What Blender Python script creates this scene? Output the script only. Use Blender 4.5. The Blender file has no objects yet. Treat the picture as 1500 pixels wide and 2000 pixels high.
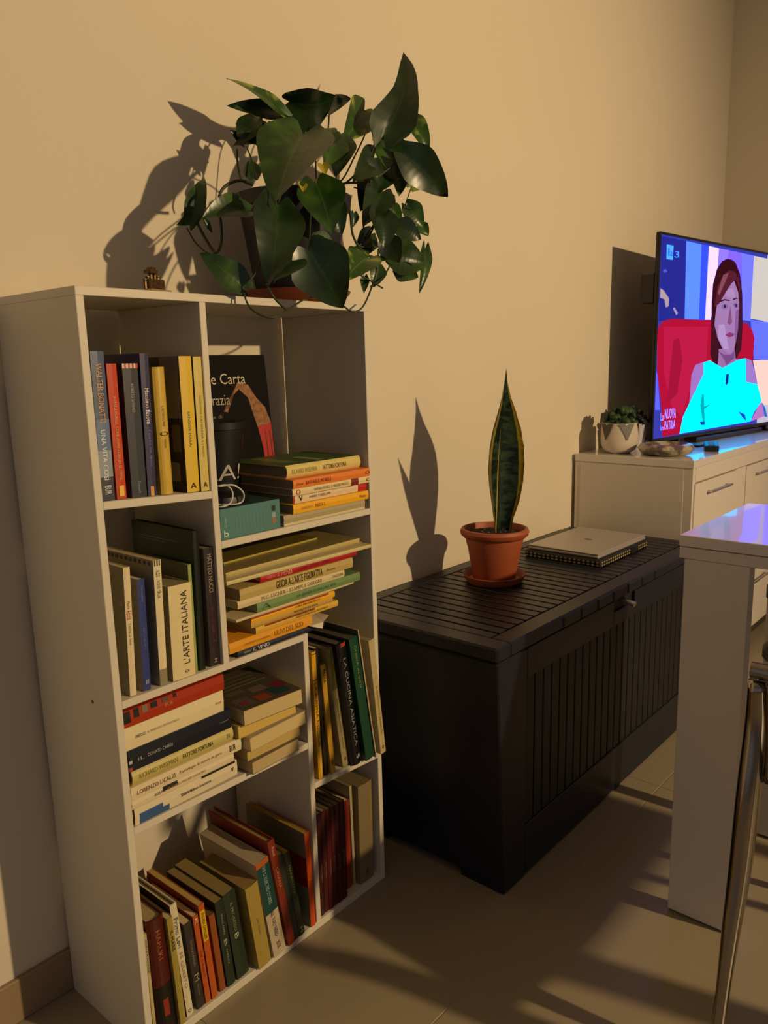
import bpy, bmesh, math, random
from mathutils import Vector, Matrix, Euler
random.seed(7)
SC = bpy.context.scene
COL = SC.collection

# ---------------------------------------------------------------- camera
def camera():
    cd = bpy.data.cameras.new('camera'); co = bpy.data.objects.new('camera', cd); COL.objects.link(co)
    yaw, pitch, roll = 0.856582, -0.182001, -0.021285
    fw = Vector((math.sin(yaw)*math.cos(pitch), math.cos(yaw)*math.cos(pitch), math.sin(pitch)))
    r = fw.cross(Vector((0, 0, 1))).normalized(); u = r.cross(fw)
    c, s = math.cos(roll), math.sin(roll)
    r2 = c*r + s*u; u2 = -s*r + c*u
    m = Matrix((r2, u2, -fw)).transposed().to_4x4()
    m.translation = Vector((-0.55558, -0.99928, 1.07175))
    co.matrix_world = m
    cd.sensor_fit = 'VERTICAL'; cd.sensor_height = 24.0
    cd.lens = 24.0*1541.376/2000.0
    cd.clip_start = 0.02
    SC.camera = co
camera()

# ---------------------------------------------------------------- light and exposure
SC.view_settings.view_transform = 'Standard'
SC.view_settings.look = 'None'
SC.view_settings.gamma = 1.0
SC.view_settings.exposure = 0.0
try: SC.view_settings.use_curve_mapping = False
except Exception: pass
SC.cycles.max_bounces = 6
SC.cycles.sample_clamp_indirect = 3.0

w = bpy.data.worlds.new('room_ambient'); SC.world = w; w.use_nodes = True
w.node_tree.nodes['Background'].inputs[0].default_value = (0.54, 0.49, 0.53, 1)
w.node_tree.nodes['Background'].inputs[1].default_value = 0.30

def spot(name, loc, target, energy, col, rad, size, blend):
    l = bpy.data.lights.new(name, 'SPOT'); l.energy = energy; l.color = col; l.shadow_soft_size = rad
    l.spot_size = math.radians(size); l.spot_blend = blend
    o = bpy.data.objects.new(name, l); o.location = loc
    o.rotation_euler = (Vector(target)-Vector(loc)).to_track_quat('-Z', 'Y').to_euler(); COL.objects.link(o); return o
spot('warm_lamp', (1.40, -3.6, 2.02), (0.75, 0.24, 0.75), 430, (1.0, 0.72, 0.39), 0.035, 96, 0.9)

# ---------------------------------------------------------------- materials
def hexc(h):
    h = h.lstrip('#')
    if len(h) == 3: h = ''.join(c*2 for c in h)
    v = [int(h[i:i+2], 16)/255 for i in (0, 2, 4)]
    return tuple((c/12.92 if c <= 0.04045 else ((c+0.055)/1.055)**2.4) for c in v) + (1.0,)
MATS = {}
def mat(name, col, rough=0.5, metal=0.0, spec=0.5, noise=None, bump=0.0, bscale=200, coat=0.0, emit=None, trans=0.0):
    if name in MATS: return MATS[name]
    m = bpy.data.materials.new(name); m.use_nodes = True; nt = m.node_tree; b = nt.nodes['Principled BSDF']
    c = hexc(col) if isinstance(col, str) else col
    b.inputs['Base Color'].default_value = c
    b.inputs['Roughness'].default_value = rough
    b.inputs['Metallic'].default_value = metal
    b.inputs['Specular IOR Level'].default_value = spec
    b.inputs['Coat Weight'].default_value = coat
    if trans: b.inputs['Transmission Weight'].default_value = trans
    tc = nt.nodes.new('ShaderNodeTexCoord')
    if noise:
        sc, amt, c2 = noise
        n = nt.nodes.new('ShaderNodeTexNoise'); n.inputs['Scale'].default_value = sc; n.inputs['Detail'].default_value = 4
        nt.links.new(tc.outputs['Object'], n.inputs['Vector'])
        r = nt.nodes.new('ShaderNodeValToRGB'); r.color_ramp.elements[0].position = 0.5-amt/2; r.color_ramp.elements[1].position = 0.5+amt/2
        r.color_ramp.elements[0].color = c; r.color_ramp.elements[1].color = hexc(c2)
        nt.links.new(n.outputs['Fac'], r.inputs['Fac']); nt.links.new(r.outputs['Color'], b.inputs['Base Color'])
    if bump:
        n = nt.nodes.new('ShaderNodeTexNoise'); n.inputs['Scale'].default_value = bscale; n.inputs['Detail'].default_value = 3
        nt.links.new(tc.outputs['Object'], n.inputs['Vector'])
        bp = nt.nodes.new('ShaderNodeBump'); bp.inputs['Strength'].default_value = bump; bp.inputs['Distance'].default_value = 0.002
        nt.links.new(n.outputs['Fac'], bp.inputs['Height']); nt.links.new(bp.outputs['Normal'], b.inputs['Normal'])
    if emit is not None:
        b.inputs['Emission Color'].default_value = c; b.inputs['Emission Strength'].default_value = emit
    MATS[name] = m
    return m
def cmat(col, rough=0.45): return mat('print_%s_%d' % (col.strip('#'), int(rough*100)), col, rough)

# ---------------------------------------------------------------- mesh helpers
def new_obj(name, bm, m, parent=None, smooth=False, recalc=True, mats=None):
    me = bpy.data.meshes.new(name)
    if recalc: bmesh.ops.recalc_face_normals(bm, faces=bm.faces)
    bm.to_mesh(me); bm.free()
    for x in (mats or [m]): me.materials.append(x)
    if smooth:
        me.polygons.foreach_set('use_smooth', [True]*len(me.polygons))
        if smooth != 'all':
            try: me.set_sharp_from_angle(angle=math.radians(38))
            except Exception: pass
    o = bpy.data.objects.new(name, me); COL.objects.link(o)
    if parent: o.parent = parent
    return o
def tag(o, label, cat, group=None, kind=None):
    o['label'] = label; o['category'] = cat
    if group: o['group'] = group
    if kind: o['kind'] = kind
    return o
def thing(name, label, cat, loc=(0, 0, 0), rot=(0, 0, 0), group=None):
    o = bpy.data.objects.new(name, None); COL.objects.link(o); o.empty_display_size = 0.05
    o.location = loc; o.rotation_euler = rot
    return tag(o, label, cat, group)
def struct(o):
    o['kind'] = 'structure'; return o
def bx(bm, x0, x1, y0, y1, z0, z1, bev=0.0, mi=0, f=None):
    vs = [bm.verts.new((x, y, z)) for z in (z0, z1) for y in (y0, y1) for x in (x0, x1)]
    if f:
        for v in vs: v.co = f(v.co)
    q = [(0, 2, 3, 1), (4, 5, 7, 6), (0, 1, 5, 4), (2, 6, 7, 3), (0, 4, 6, 2), (1, 3, 7, 5)]
    fs = [bm.faces.new([vs[i] for i in t]) for t in q]
    for fc in fs: fc.material_index = mi
    if bev:
        es = list({e for fc in fs for e in fc.edges})
        bmesh.ops.bevel(bm, geom=es, offset=bev, segments=1, profile=0.5, affect='EDGES')
    return vs
def box_obj(name, dims, m, parent=None, bev=0.0, f=None):
    bm = bmesh.new(); bx(bm, *dims, bev=bev, f=f); return new_obj(name, bm, m, parent)
def lathe(bm, prof, n=40, c=(0, 0, 0), mi=0):
    rings = []
    for r, z in prof:
        if r < 1e-6: rings.append([bm.verts.new((c[0], c[1], c[2]+z))])
        else: rings.append([bm.verts.new((c[0]+r*math.cos(2*math.pi*i/n), c[1]+r*math.sin(2*math.pi*i/n), c[2]+z)) for i in range(n)])
    for a, b in zip(rings, rings[1:]):
        for i in range(n):
            j = (i+1) % n
            if len(a) == 1 and len(b) == 1: continue
            if len(a) == 1: fc = bm.faces.new((a[0], b[i], b[j]))
            elif len(b) == 1: fc = bm.faces.new((a[i], a[j], b[0]))
            else: fc = bm.faces.new((a[i], a[j], b[j], b[i]))
            fc.material_index = mi
def smooth_path(pts, k=6):
    P = [Vector(p) for p in pts]
    if len(P) < 3: return [P[0].lerp(P[-1], i/k) for i in range(k+1)]
    out = []
    Q = [2*P[0]-P[1]] + P + [2*P[-1]-P[-2]]
    for i in range(1, len(Q)-2):
        p0, p1, p2, p3 = Q[i-1:i+3]
        for j in range(k):
            t = j/k
            out.append(0.5*((2*p1)+(p2-p0)*t+(2*p0-5*p1+4*p2-p3)*t*t+(3*p1-p0-3*p2+p3)*t**3))
    out.append(P[-1]); return out
def tube(bm, pts, r, n=8, k=6, flat=1.0, axis=None, taper=None):
    path = smooth_path(pts, k); prev = None; rings = []
    up = Vector(axis) if axis else Vector((0.13, 0.21, 1)).normalized()
    for i, p in enumerate(path):
        t = (path[min(i+1, len(path)-1)]-path[max(i-1, 0)]).normalized()
        a = up - t*up.dot(t)
        if prev is not None and not axis: a = prev - t*prev.dot(t)
        if a.length < 1e-5: a = t.orthogonal()
        a.normalize(); prev = a; b = t.cross(a)
        rr = r*(taper(i/(len(path)-1)) if taper else 1)
        rings.append([bm.verts.new(p + a*rr*flat*math.cos(2*math.pi*j/n) + b*rr*math.sin(2*math.pi*j/n)) for j in range(n)])
    for A, B in zip(rings, rings[1:]):
        for j in range(n): bm.faces.new((A[j], A[(j+1) % n], B[(j+1) % n], B[j]))
    bm.faces.new(rings[0][::-1]); bm.faces.new(rings[-1])
def text_bm(s):
    cu = bpy.data.curves.new('t', 'FONT'); cu.body = s; cu.size = 1.0; cu.resolution_u = 2
    o = bpy.data.objects.new('t', cu); COL.objects.link(o)
    bpy.context.view_layer.update()
    dg = bpy.context.evaluated_depsgraph_get()
    me = bpy.data.meshes.new_from_object(o.evaluated_get(dg), depsgraph=dg)
    bpy.data.objects.remove(o); bpy.data.curves.remove(cu)
    bm = bmesh.new(); bm.from_mesh(me); bpy.data.meshes.remove(me)
    if not bm.verts: return bm, 0, 1, 0, 1
    xs = [v.co.x for v in bm.verts]; ys = [v.co.y for v in bm.verts]
    return bm, min(xs), max(xs), min(ys), max(ys)
def text_obj(s, name, fmap, col, parent, m=None):
    # fmap(u, v) with u, v in 0..1 over the text's box gives the local position
    bm, x0, x1, y0, y1 = text_bm(s)
    for v in bm.verts: v.co = fmap((v.co.x-x0)/max(1e-6, x1-x0), (v.co.y-y0)/max(1e-6, y1-y0))
    return new_obj(name, bm, m or cmat(col), parent, recalc=False)
def poly(bm, pts, mi=0):
    fc = bm.faces.new([bm.verts.new(p) for p in pts]); fc.material_index = mi; return fc

BOOKS = [
 ('S', 'b1', 0.0136, 0.004, 0.8961, 0.0199, 0.2046, 0.14, 0.0044, '#4a5a78', '#cbb98c', 1, (('WALTER BONATTI', 0.08, 0.47, 0.45, '#d99a5a', 'down'), ('UNA VITA COSÌ', 0.52, 0.86, 0.45, '#e8e8e8', 'down'), ('BUR', 0.9, 0.96, 0.5, '#c8d0d8', 'down')), (('s', 0, 0.16, 0, 1, '#3a4048'), ('s', 0.16, 0.34, 0, 1, '#8d98a4'), ('s', 0.34, 0.55, 0, 1, '#63789a')), 'tall grey-blue hardback with a cloudy sky spine, first book in the top left compartment', 'books in the top left compartment'),
 ('S', 'b2', 0.0381, 0.006, 0.8948, 0.0151, 0.189, 0.14, 0.0008, '#c23c12', '#cbb98c', 0, (('RAFFAELE MORELLI', 0.24, 0.44, 0.3, '#e8a070', 'down'), ('COME AVERE CURA DI SE STESSI', 0.46, 0.85, 0.3, '#e0b04a', 'down'), ('I', 0.9, 0.98, 0.5, '#f0c040', 'down')), (), 'orange-red paperback with yellow spine lettering beside the sky-spined hardback', 'books in the top left compartment'),
 ('S', 'b3', 0.0628, 0.007, 0.8935, 0.0244, 0.1903, 0.14, -0.0, '#2a3038', '#cbb98c', 0, (('ROBERTO SAVIANO', 0.15, 0.36, 0.2, '#b0a898', 'down'), ('Einaudi', 0.88, 0.97, 0.2, '#808890', 'down')), (('s', 0.965, 1, 0, 0.12, '#d8d0c8'), ('s', 0.965, 1, 0.12, 0.24, '#b03018'), ('s', 0.965, 1, 0.24, 0.36, '#d8d0c8'), ('s', 0.965, 1, 0.36, 0.48, '#b03018'), ('s', 0.965, 1, 0.48, 0.6, '#d8d0c8'), ('s', 0.965, 1, 0.6, 0.72, '#b03018'), ('s', 0.965, 1, 0.72, 0.84, '#d8d0c8'), ('s', 0.965, 1, 0.84, 1, '#b03018')), 'charcoal paperback with red and white striped top of spine in the top left compartment', 'books in the top left compartment'),
 ('S', 'b4', 0.0886, 0.006, 0.8924, 0.014, 0.2055, 0.15, 0.0141, '#2c2a52', '#cbb98c', 0, (('Massimo Bisotti', 0.24, 0.49, 0.45, '#e8e4e0', 'down'), ('Il quadro mai dipinto', 0.53, 0.79, 0.42, '#7a78b0', 'down')), (('s', 0, 0.07, 0.3, 0.7, '#d8a050'),), 'tall purple paperback with white spine lettering in the top left compartment', 'books in the top left compartment'),
 ('S', 'b5', 0.1124, 0.005, 0.891, 0.0206, 0.1873, 0.14, -0.0059, '#c9a83e', '#cbb98c', 2, (('IL VECCHIO E IL MARE', 0.3, 0.46, 0.18, '#4a3a10', 'down'), ('O', 0.5, 0.535, 0.7, '#2a1c08', 'down'), ('MONDADORI', 0.56, 0.63, 0.18, '#4a3a10', 'down')), (), 'shiny gold hardback with rounded spine and a small dark emblem', 'books in the top left compartment'),
 ('S', 'b7', 0.1552, 0.003, 0.8888, 0.0222, 0.2047, 0.145, -0.0015, '#d8b62e', '#cbb98c', 0, (('SÁNDOR MÁRAI', 0.4, 0.66, 0.22, '#4a6a30', 'down'), ('A', 0.93, 0.97, 0.45, '#1c1408', 'flat')), (('l', 0, 1, 0, 1, '#17120e'), ('l', 0.55, 1, 0.02, 0.35, '#6d675e'), ('l', 0.3, 0.5, 0.05, 0.2, '#5a5246'), ('l', 0.08, 0.22, 0.1, 0.28, '#70685c')), 'bright yellow paperback with a black and white photo on its side cover', 'books in the top left compartment'),
 ('S', 'b8', 0.1808, 0.003, 0.8873, 0.0157, 0.2054, 0.145, -0.0032, '#cfbb62', '#cbb98c', 0, (('ODDONE CAMERANA E I NOMI', 0.28, 0.74, 0.2, '#6a7030', 'down'), ('A', 0.93, 0.97, 0.45, '#1c1408', 'flat')), (('l', 0, 1, 0, 1, '#1a120c'),), 'pale yellow paperback next to the first upright divider, last in the top left compartment', 'books in the top left compartment'),
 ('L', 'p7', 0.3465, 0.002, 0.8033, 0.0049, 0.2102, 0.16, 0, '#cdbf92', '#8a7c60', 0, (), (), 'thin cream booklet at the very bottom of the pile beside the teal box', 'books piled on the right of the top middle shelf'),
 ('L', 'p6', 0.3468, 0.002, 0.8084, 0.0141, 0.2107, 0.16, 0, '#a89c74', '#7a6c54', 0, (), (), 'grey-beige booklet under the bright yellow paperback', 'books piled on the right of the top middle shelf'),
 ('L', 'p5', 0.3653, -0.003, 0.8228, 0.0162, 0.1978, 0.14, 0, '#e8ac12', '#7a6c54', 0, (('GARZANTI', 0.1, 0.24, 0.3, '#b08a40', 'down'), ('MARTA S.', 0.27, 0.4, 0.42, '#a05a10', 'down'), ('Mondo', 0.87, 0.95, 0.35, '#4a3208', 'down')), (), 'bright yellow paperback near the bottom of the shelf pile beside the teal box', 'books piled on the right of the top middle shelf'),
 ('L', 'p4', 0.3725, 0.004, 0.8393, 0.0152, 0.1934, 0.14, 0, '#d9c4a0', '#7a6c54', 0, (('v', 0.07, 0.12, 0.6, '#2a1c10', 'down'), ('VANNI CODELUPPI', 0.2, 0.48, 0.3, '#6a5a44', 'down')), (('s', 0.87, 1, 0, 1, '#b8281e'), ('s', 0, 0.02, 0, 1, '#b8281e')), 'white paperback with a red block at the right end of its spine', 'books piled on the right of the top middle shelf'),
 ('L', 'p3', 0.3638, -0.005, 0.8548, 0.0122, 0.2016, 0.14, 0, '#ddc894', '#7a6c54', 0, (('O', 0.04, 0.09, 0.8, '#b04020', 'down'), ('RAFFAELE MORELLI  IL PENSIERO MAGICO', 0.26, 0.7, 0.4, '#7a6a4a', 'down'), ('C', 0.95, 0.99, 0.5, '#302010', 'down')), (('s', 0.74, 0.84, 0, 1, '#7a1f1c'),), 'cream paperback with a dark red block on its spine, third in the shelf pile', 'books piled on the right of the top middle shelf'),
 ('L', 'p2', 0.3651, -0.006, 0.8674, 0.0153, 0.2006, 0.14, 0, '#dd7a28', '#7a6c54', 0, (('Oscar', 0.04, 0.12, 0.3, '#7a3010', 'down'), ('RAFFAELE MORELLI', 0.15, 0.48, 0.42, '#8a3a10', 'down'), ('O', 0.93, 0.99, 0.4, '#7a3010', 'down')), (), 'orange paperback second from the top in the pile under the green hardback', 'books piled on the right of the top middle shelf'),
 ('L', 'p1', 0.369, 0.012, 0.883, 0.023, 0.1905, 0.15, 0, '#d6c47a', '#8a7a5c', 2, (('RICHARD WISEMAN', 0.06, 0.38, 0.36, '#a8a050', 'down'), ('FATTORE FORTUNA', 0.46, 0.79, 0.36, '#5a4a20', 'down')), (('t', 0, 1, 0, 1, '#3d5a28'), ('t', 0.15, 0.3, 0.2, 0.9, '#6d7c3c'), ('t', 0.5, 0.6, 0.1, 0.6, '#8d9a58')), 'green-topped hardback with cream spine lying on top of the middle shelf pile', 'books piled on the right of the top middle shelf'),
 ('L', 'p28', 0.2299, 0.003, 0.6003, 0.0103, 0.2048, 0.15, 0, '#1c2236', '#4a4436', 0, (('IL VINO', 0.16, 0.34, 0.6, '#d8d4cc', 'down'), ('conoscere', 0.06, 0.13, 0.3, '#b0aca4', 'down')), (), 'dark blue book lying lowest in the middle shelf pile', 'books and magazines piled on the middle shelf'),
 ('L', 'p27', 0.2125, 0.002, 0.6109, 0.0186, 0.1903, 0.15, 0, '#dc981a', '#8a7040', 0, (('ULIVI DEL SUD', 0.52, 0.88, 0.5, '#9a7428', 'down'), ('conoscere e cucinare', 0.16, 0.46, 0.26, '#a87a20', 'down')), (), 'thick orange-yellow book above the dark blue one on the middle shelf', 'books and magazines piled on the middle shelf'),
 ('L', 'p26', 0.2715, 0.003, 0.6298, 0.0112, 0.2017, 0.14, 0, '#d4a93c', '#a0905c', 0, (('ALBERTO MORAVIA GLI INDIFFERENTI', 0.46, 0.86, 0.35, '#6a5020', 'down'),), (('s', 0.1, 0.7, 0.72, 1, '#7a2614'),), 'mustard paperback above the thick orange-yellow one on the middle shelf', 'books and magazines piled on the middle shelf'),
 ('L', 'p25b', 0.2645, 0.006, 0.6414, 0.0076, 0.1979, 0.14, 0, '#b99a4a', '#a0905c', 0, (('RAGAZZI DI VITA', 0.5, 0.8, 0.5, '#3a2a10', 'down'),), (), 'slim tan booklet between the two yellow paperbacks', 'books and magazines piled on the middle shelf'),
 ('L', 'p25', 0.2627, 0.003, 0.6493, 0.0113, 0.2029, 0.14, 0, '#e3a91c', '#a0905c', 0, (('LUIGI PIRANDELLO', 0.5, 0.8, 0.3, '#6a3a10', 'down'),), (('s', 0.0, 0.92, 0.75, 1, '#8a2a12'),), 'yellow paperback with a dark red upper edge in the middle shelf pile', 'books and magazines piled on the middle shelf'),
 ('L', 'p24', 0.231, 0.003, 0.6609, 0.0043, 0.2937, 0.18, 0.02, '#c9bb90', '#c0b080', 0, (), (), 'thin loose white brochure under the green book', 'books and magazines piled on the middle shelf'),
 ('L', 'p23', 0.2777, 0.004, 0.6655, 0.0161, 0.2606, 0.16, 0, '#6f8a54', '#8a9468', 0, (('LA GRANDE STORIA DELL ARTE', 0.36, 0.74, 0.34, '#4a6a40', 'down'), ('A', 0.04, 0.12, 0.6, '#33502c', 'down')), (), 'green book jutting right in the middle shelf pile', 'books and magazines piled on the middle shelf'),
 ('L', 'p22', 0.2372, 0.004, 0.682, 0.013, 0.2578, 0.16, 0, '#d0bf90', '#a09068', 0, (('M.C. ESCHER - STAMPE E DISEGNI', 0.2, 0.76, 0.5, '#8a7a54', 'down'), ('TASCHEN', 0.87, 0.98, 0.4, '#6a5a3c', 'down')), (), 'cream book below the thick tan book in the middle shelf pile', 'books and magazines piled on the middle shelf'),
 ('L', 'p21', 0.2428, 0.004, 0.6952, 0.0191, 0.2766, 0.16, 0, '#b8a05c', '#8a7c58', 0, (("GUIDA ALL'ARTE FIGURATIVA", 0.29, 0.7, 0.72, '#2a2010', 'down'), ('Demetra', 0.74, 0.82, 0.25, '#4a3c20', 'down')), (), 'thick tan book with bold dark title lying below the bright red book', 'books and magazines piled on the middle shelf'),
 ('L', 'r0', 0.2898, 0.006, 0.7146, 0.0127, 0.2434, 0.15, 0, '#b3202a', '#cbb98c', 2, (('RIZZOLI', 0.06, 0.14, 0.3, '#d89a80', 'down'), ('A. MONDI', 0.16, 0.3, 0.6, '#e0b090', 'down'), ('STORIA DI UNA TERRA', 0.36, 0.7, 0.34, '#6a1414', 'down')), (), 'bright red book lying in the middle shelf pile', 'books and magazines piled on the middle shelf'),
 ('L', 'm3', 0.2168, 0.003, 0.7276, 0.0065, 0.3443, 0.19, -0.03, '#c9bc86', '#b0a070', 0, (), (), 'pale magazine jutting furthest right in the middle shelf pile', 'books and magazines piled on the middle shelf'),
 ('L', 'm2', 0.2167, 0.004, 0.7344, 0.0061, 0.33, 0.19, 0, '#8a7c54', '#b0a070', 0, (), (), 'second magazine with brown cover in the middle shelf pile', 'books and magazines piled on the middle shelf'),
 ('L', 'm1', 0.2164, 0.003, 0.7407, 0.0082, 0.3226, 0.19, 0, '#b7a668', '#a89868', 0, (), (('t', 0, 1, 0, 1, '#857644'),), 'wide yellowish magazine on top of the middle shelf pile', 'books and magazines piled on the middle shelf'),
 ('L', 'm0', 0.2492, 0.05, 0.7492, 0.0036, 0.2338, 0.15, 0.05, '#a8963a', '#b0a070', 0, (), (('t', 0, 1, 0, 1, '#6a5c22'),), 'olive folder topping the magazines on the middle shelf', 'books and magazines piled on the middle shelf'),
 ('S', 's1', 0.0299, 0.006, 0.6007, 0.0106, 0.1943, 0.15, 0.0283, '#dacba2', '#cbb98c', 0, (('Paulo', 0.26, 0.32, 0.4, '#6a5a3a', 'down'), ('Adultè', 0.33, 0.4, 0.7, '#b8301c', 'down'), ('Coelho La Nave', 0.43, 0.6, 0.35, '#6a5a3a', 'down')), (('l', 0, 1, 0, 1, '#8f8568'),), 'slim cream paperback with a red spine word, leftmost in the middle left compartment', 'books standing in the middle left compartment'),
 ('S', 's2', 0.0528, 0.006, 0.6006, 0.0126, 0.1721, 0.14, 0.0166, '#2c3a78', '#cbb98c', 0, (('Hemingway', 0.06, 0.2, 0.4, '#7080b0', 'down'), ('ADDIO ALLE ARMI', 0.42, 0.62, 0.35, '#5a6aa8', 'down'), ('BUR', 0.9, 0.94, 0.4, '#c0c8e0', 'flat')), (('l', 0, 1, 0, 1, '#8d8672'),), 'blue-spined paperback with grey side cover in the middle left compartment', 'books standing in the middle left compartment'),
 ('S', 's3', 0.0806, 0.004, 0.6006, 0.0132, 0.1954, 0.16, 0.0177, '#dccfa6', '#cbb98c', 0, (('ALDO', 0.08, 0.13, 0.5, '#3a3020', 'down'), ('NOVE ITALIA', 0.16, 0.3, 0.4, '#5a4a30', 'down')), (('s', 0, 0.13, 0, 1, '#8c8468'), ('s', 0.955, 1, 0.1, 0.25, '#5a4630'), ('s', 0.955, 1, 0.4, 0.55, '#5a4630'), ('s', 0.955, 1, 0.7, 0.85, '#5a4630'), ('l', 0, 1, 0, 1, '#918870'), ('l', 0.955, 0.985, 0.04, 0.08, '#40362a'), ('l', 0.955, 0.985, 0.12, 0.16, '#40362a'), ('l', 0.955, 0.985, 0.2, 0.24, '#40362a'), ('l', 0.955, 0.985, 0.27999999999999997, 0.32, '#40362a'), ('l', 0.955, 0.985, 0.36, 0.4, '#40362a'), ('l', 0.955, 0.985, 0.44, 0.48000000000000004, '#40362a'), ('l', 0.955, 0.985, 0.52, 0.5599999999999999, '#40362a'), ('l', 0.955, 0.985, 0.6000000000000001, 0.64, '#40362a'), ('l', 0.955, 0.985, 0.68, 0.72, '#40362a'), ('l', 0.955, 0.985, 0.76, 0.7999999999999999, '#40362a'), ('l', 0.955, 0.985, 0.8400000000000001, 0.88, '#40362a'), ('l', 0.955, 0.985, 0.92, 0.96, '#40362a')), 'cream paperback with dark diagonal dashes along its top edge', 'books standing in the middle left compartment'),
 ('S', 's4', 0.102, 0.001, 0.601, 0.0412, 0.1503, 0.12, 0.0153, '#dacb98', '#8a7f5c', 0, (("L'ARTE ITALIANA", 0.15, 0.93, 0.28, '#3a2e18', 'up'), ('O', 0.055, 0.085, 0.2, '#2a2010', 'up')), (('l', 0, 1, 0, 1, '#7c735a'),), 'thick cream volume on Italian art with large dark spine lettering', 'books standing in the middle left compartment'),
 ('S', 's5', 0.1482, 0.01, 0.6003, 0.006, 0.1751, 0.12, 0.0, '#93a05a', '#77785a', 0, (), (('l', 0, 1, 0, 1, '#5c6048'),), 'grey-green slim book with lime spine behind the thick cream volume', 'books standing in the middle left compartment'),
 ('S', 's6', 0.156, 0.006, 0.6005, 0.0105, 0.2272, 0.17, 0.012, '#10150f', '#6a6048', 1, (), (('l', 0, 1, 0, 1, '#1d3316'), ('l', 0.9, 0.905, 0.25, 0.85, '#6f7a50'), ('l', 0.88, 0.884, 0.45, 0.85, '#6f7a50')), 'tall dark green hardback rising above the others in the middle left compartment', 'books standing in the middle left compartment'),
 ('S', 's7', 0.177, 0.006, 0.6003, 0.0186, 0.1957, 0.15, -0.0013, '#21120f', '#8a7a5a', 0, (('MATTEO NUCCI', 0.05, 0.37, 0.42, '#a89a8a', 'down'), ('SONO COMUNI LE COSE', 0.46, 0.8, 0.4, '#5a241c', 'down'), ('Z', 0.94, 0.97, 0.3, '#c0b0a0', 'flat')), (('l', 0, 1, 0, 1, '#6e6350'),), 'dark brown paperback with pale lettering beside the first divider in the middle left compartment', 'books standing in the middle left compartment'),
 ('L', 'q7', 0.0166, 0.002, 0.3977, 0.0271, 0.1959, 0.15, 0, '#d8cba8', '#6a4c3a', 0, (('Stare bene insieme', 0.42, 0.72, 0.2, '#3a3226', 'down'), ('DIZIONARIO', 0.43, 0.55, 0.16, '#5a523c', 'down'), ('v', 0.93, 0.96, 0.3, '#5a1c14', 'down')), (('s', 0.04, 0.25, 0.0, 0.62, '#365a8a'), ('s', 0.25, 0.31, 0.0, 0.35, '#365a8a'), ('s', 0.63, 0.98, 0.86, 1, '#14100c')), 'white paperback with a blue patch at the bottom of the lower left pile', 'books piled on the left of the lower shelf'),
 ('L', 'q6', 0.0142, 0.003, 0.4251, 0.0138, 0.1937, 0.14, 0, '#dacda8', '#a89868', 0, (('ADELPHI', 0.2, 0.3, 0.32, '#3a3020', 'down'), ('CLAUDIO MAGRIS DANUBIO', 0.32, 0.7, 0.3, '#a88a60', 'down')), (('s', 0.28, 0.42, 0.45, 1, '#16120e'),), 'slim cream paperback with a black print, second from bottom of the lower left pile', 'books piled on the left of the lower shelf'),
 ('L', 'q5', 0.0131, 0.001, 0.4392, 0.0215, 0.2104, 0.14, 0, '#d8c9a2', '#a89868', 0, (('LORENZO LICALZI', 0.05, 0.37, 0.32, '#7a5c38', 'down'), ('Il privilegio di essere un guru', 0.41, 0.8, 0.3, '#8a7450', 'down'), ('BUR', 0.88, 0.94, 0.5, '#3a3020', 'down')), (), 'cream paperback jutting furthest right in the lower left pile', 'books piled on the left of the lower shelf'),
 ('L', 'q4', 0.0184, 0.002, 0.461, 0.0247, 0.1907, 0.15, 0, '#c2b46c', '#6a3c2c', 2, (('RICHARD WISEMAN', 0.06, 0.42, 0.3, '#96924a', 'down'), ('FATTORE FORTUNA', 0.47, 0.78, 0.3, '#3c3a1c', 'down'), ('R', 0.93, 0.97, 0.3, '#8a8850', 'down')), (), 'pale green-yellow hardback in the lower left pile, under the navy one', 'books piled on the left of the lower shelf'),
 ('L', 'q3', 0.014, 0.001, 0.486, 0.0332, 0.1912, 0.15, 0, '#0f1524', '#5a523c', 1, (('DONATO CARRISI', 0.17, 0.4, 0.16, '#a8a8a8', 'down'), ('Longanesi', 0.88, 0.97, 0.12, '#808080', 'down'), ('IL', 0.08, 0.14, 0.16, '#909090', 'down')), (('t', 0, 1, 0, 1, '#0f2c3a'), ('t', 0.3, 0.75, 0.15, 0.35, '#5a4030'), ('s', 0, 0.03, 0.05, 0.22, '#a8402a'), ('s', 0, 0.03, 0.4, 0.55, '#c0b0a0')), 'navy hardback in the lower left pile with a teal top cover', 'books piled on the left of the lower shelf'),
 ('L', 'q2', 0.013, 0.003, 0.5196, 0.0357, 0.1815, 0.15, 0, '#ded0a4', '#b0a070', 0, (('UMBERTO ECO', 0.09, 0.19, 0.14, '#1a140c', 'down'), ('IL PENDOLO DI FOUCAULT', 0.21, 0.52, 0.1, '#8a7a54', 'down'), ('Einaudi', 0.91, 0.97, 0.12, '#6a5a3c', 'down')), (), 'thick cream paperback directly under the red book of the lower left pile', 'books piled on the left of the lower shelf'),
 ('L', 'q1', 0.0137, 0.003, 0.5556, 0.0261, 0.1841, 0.15, 0, '#a3300f', '#8a6a40', 1, (('BUR', 0.38, 0.46, 0.2, '#d08a60', 'down'),), (('s', 0.0, 0.06, 0.25, 0.95, '#15100c'), ('s', 0.09, 0.14, 0.45, 0.98, '#15100c'), ('s', 0.17, 0.22, 0.55, 0.98, '#7a6a54'), ('s', 0.25, 0.31, 0.62, 0.98, '#15100c'), ('s', 0.36, 0.42, 0.7, 0.98, '#5a4a3a'), ('s', 0.47, 0.5, 0.75, 0.98, '#15100c')), 'red book with a black and white photo strip, topmost in the lower left pile', 'books piled on the left of the lower shelf'),
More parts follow.
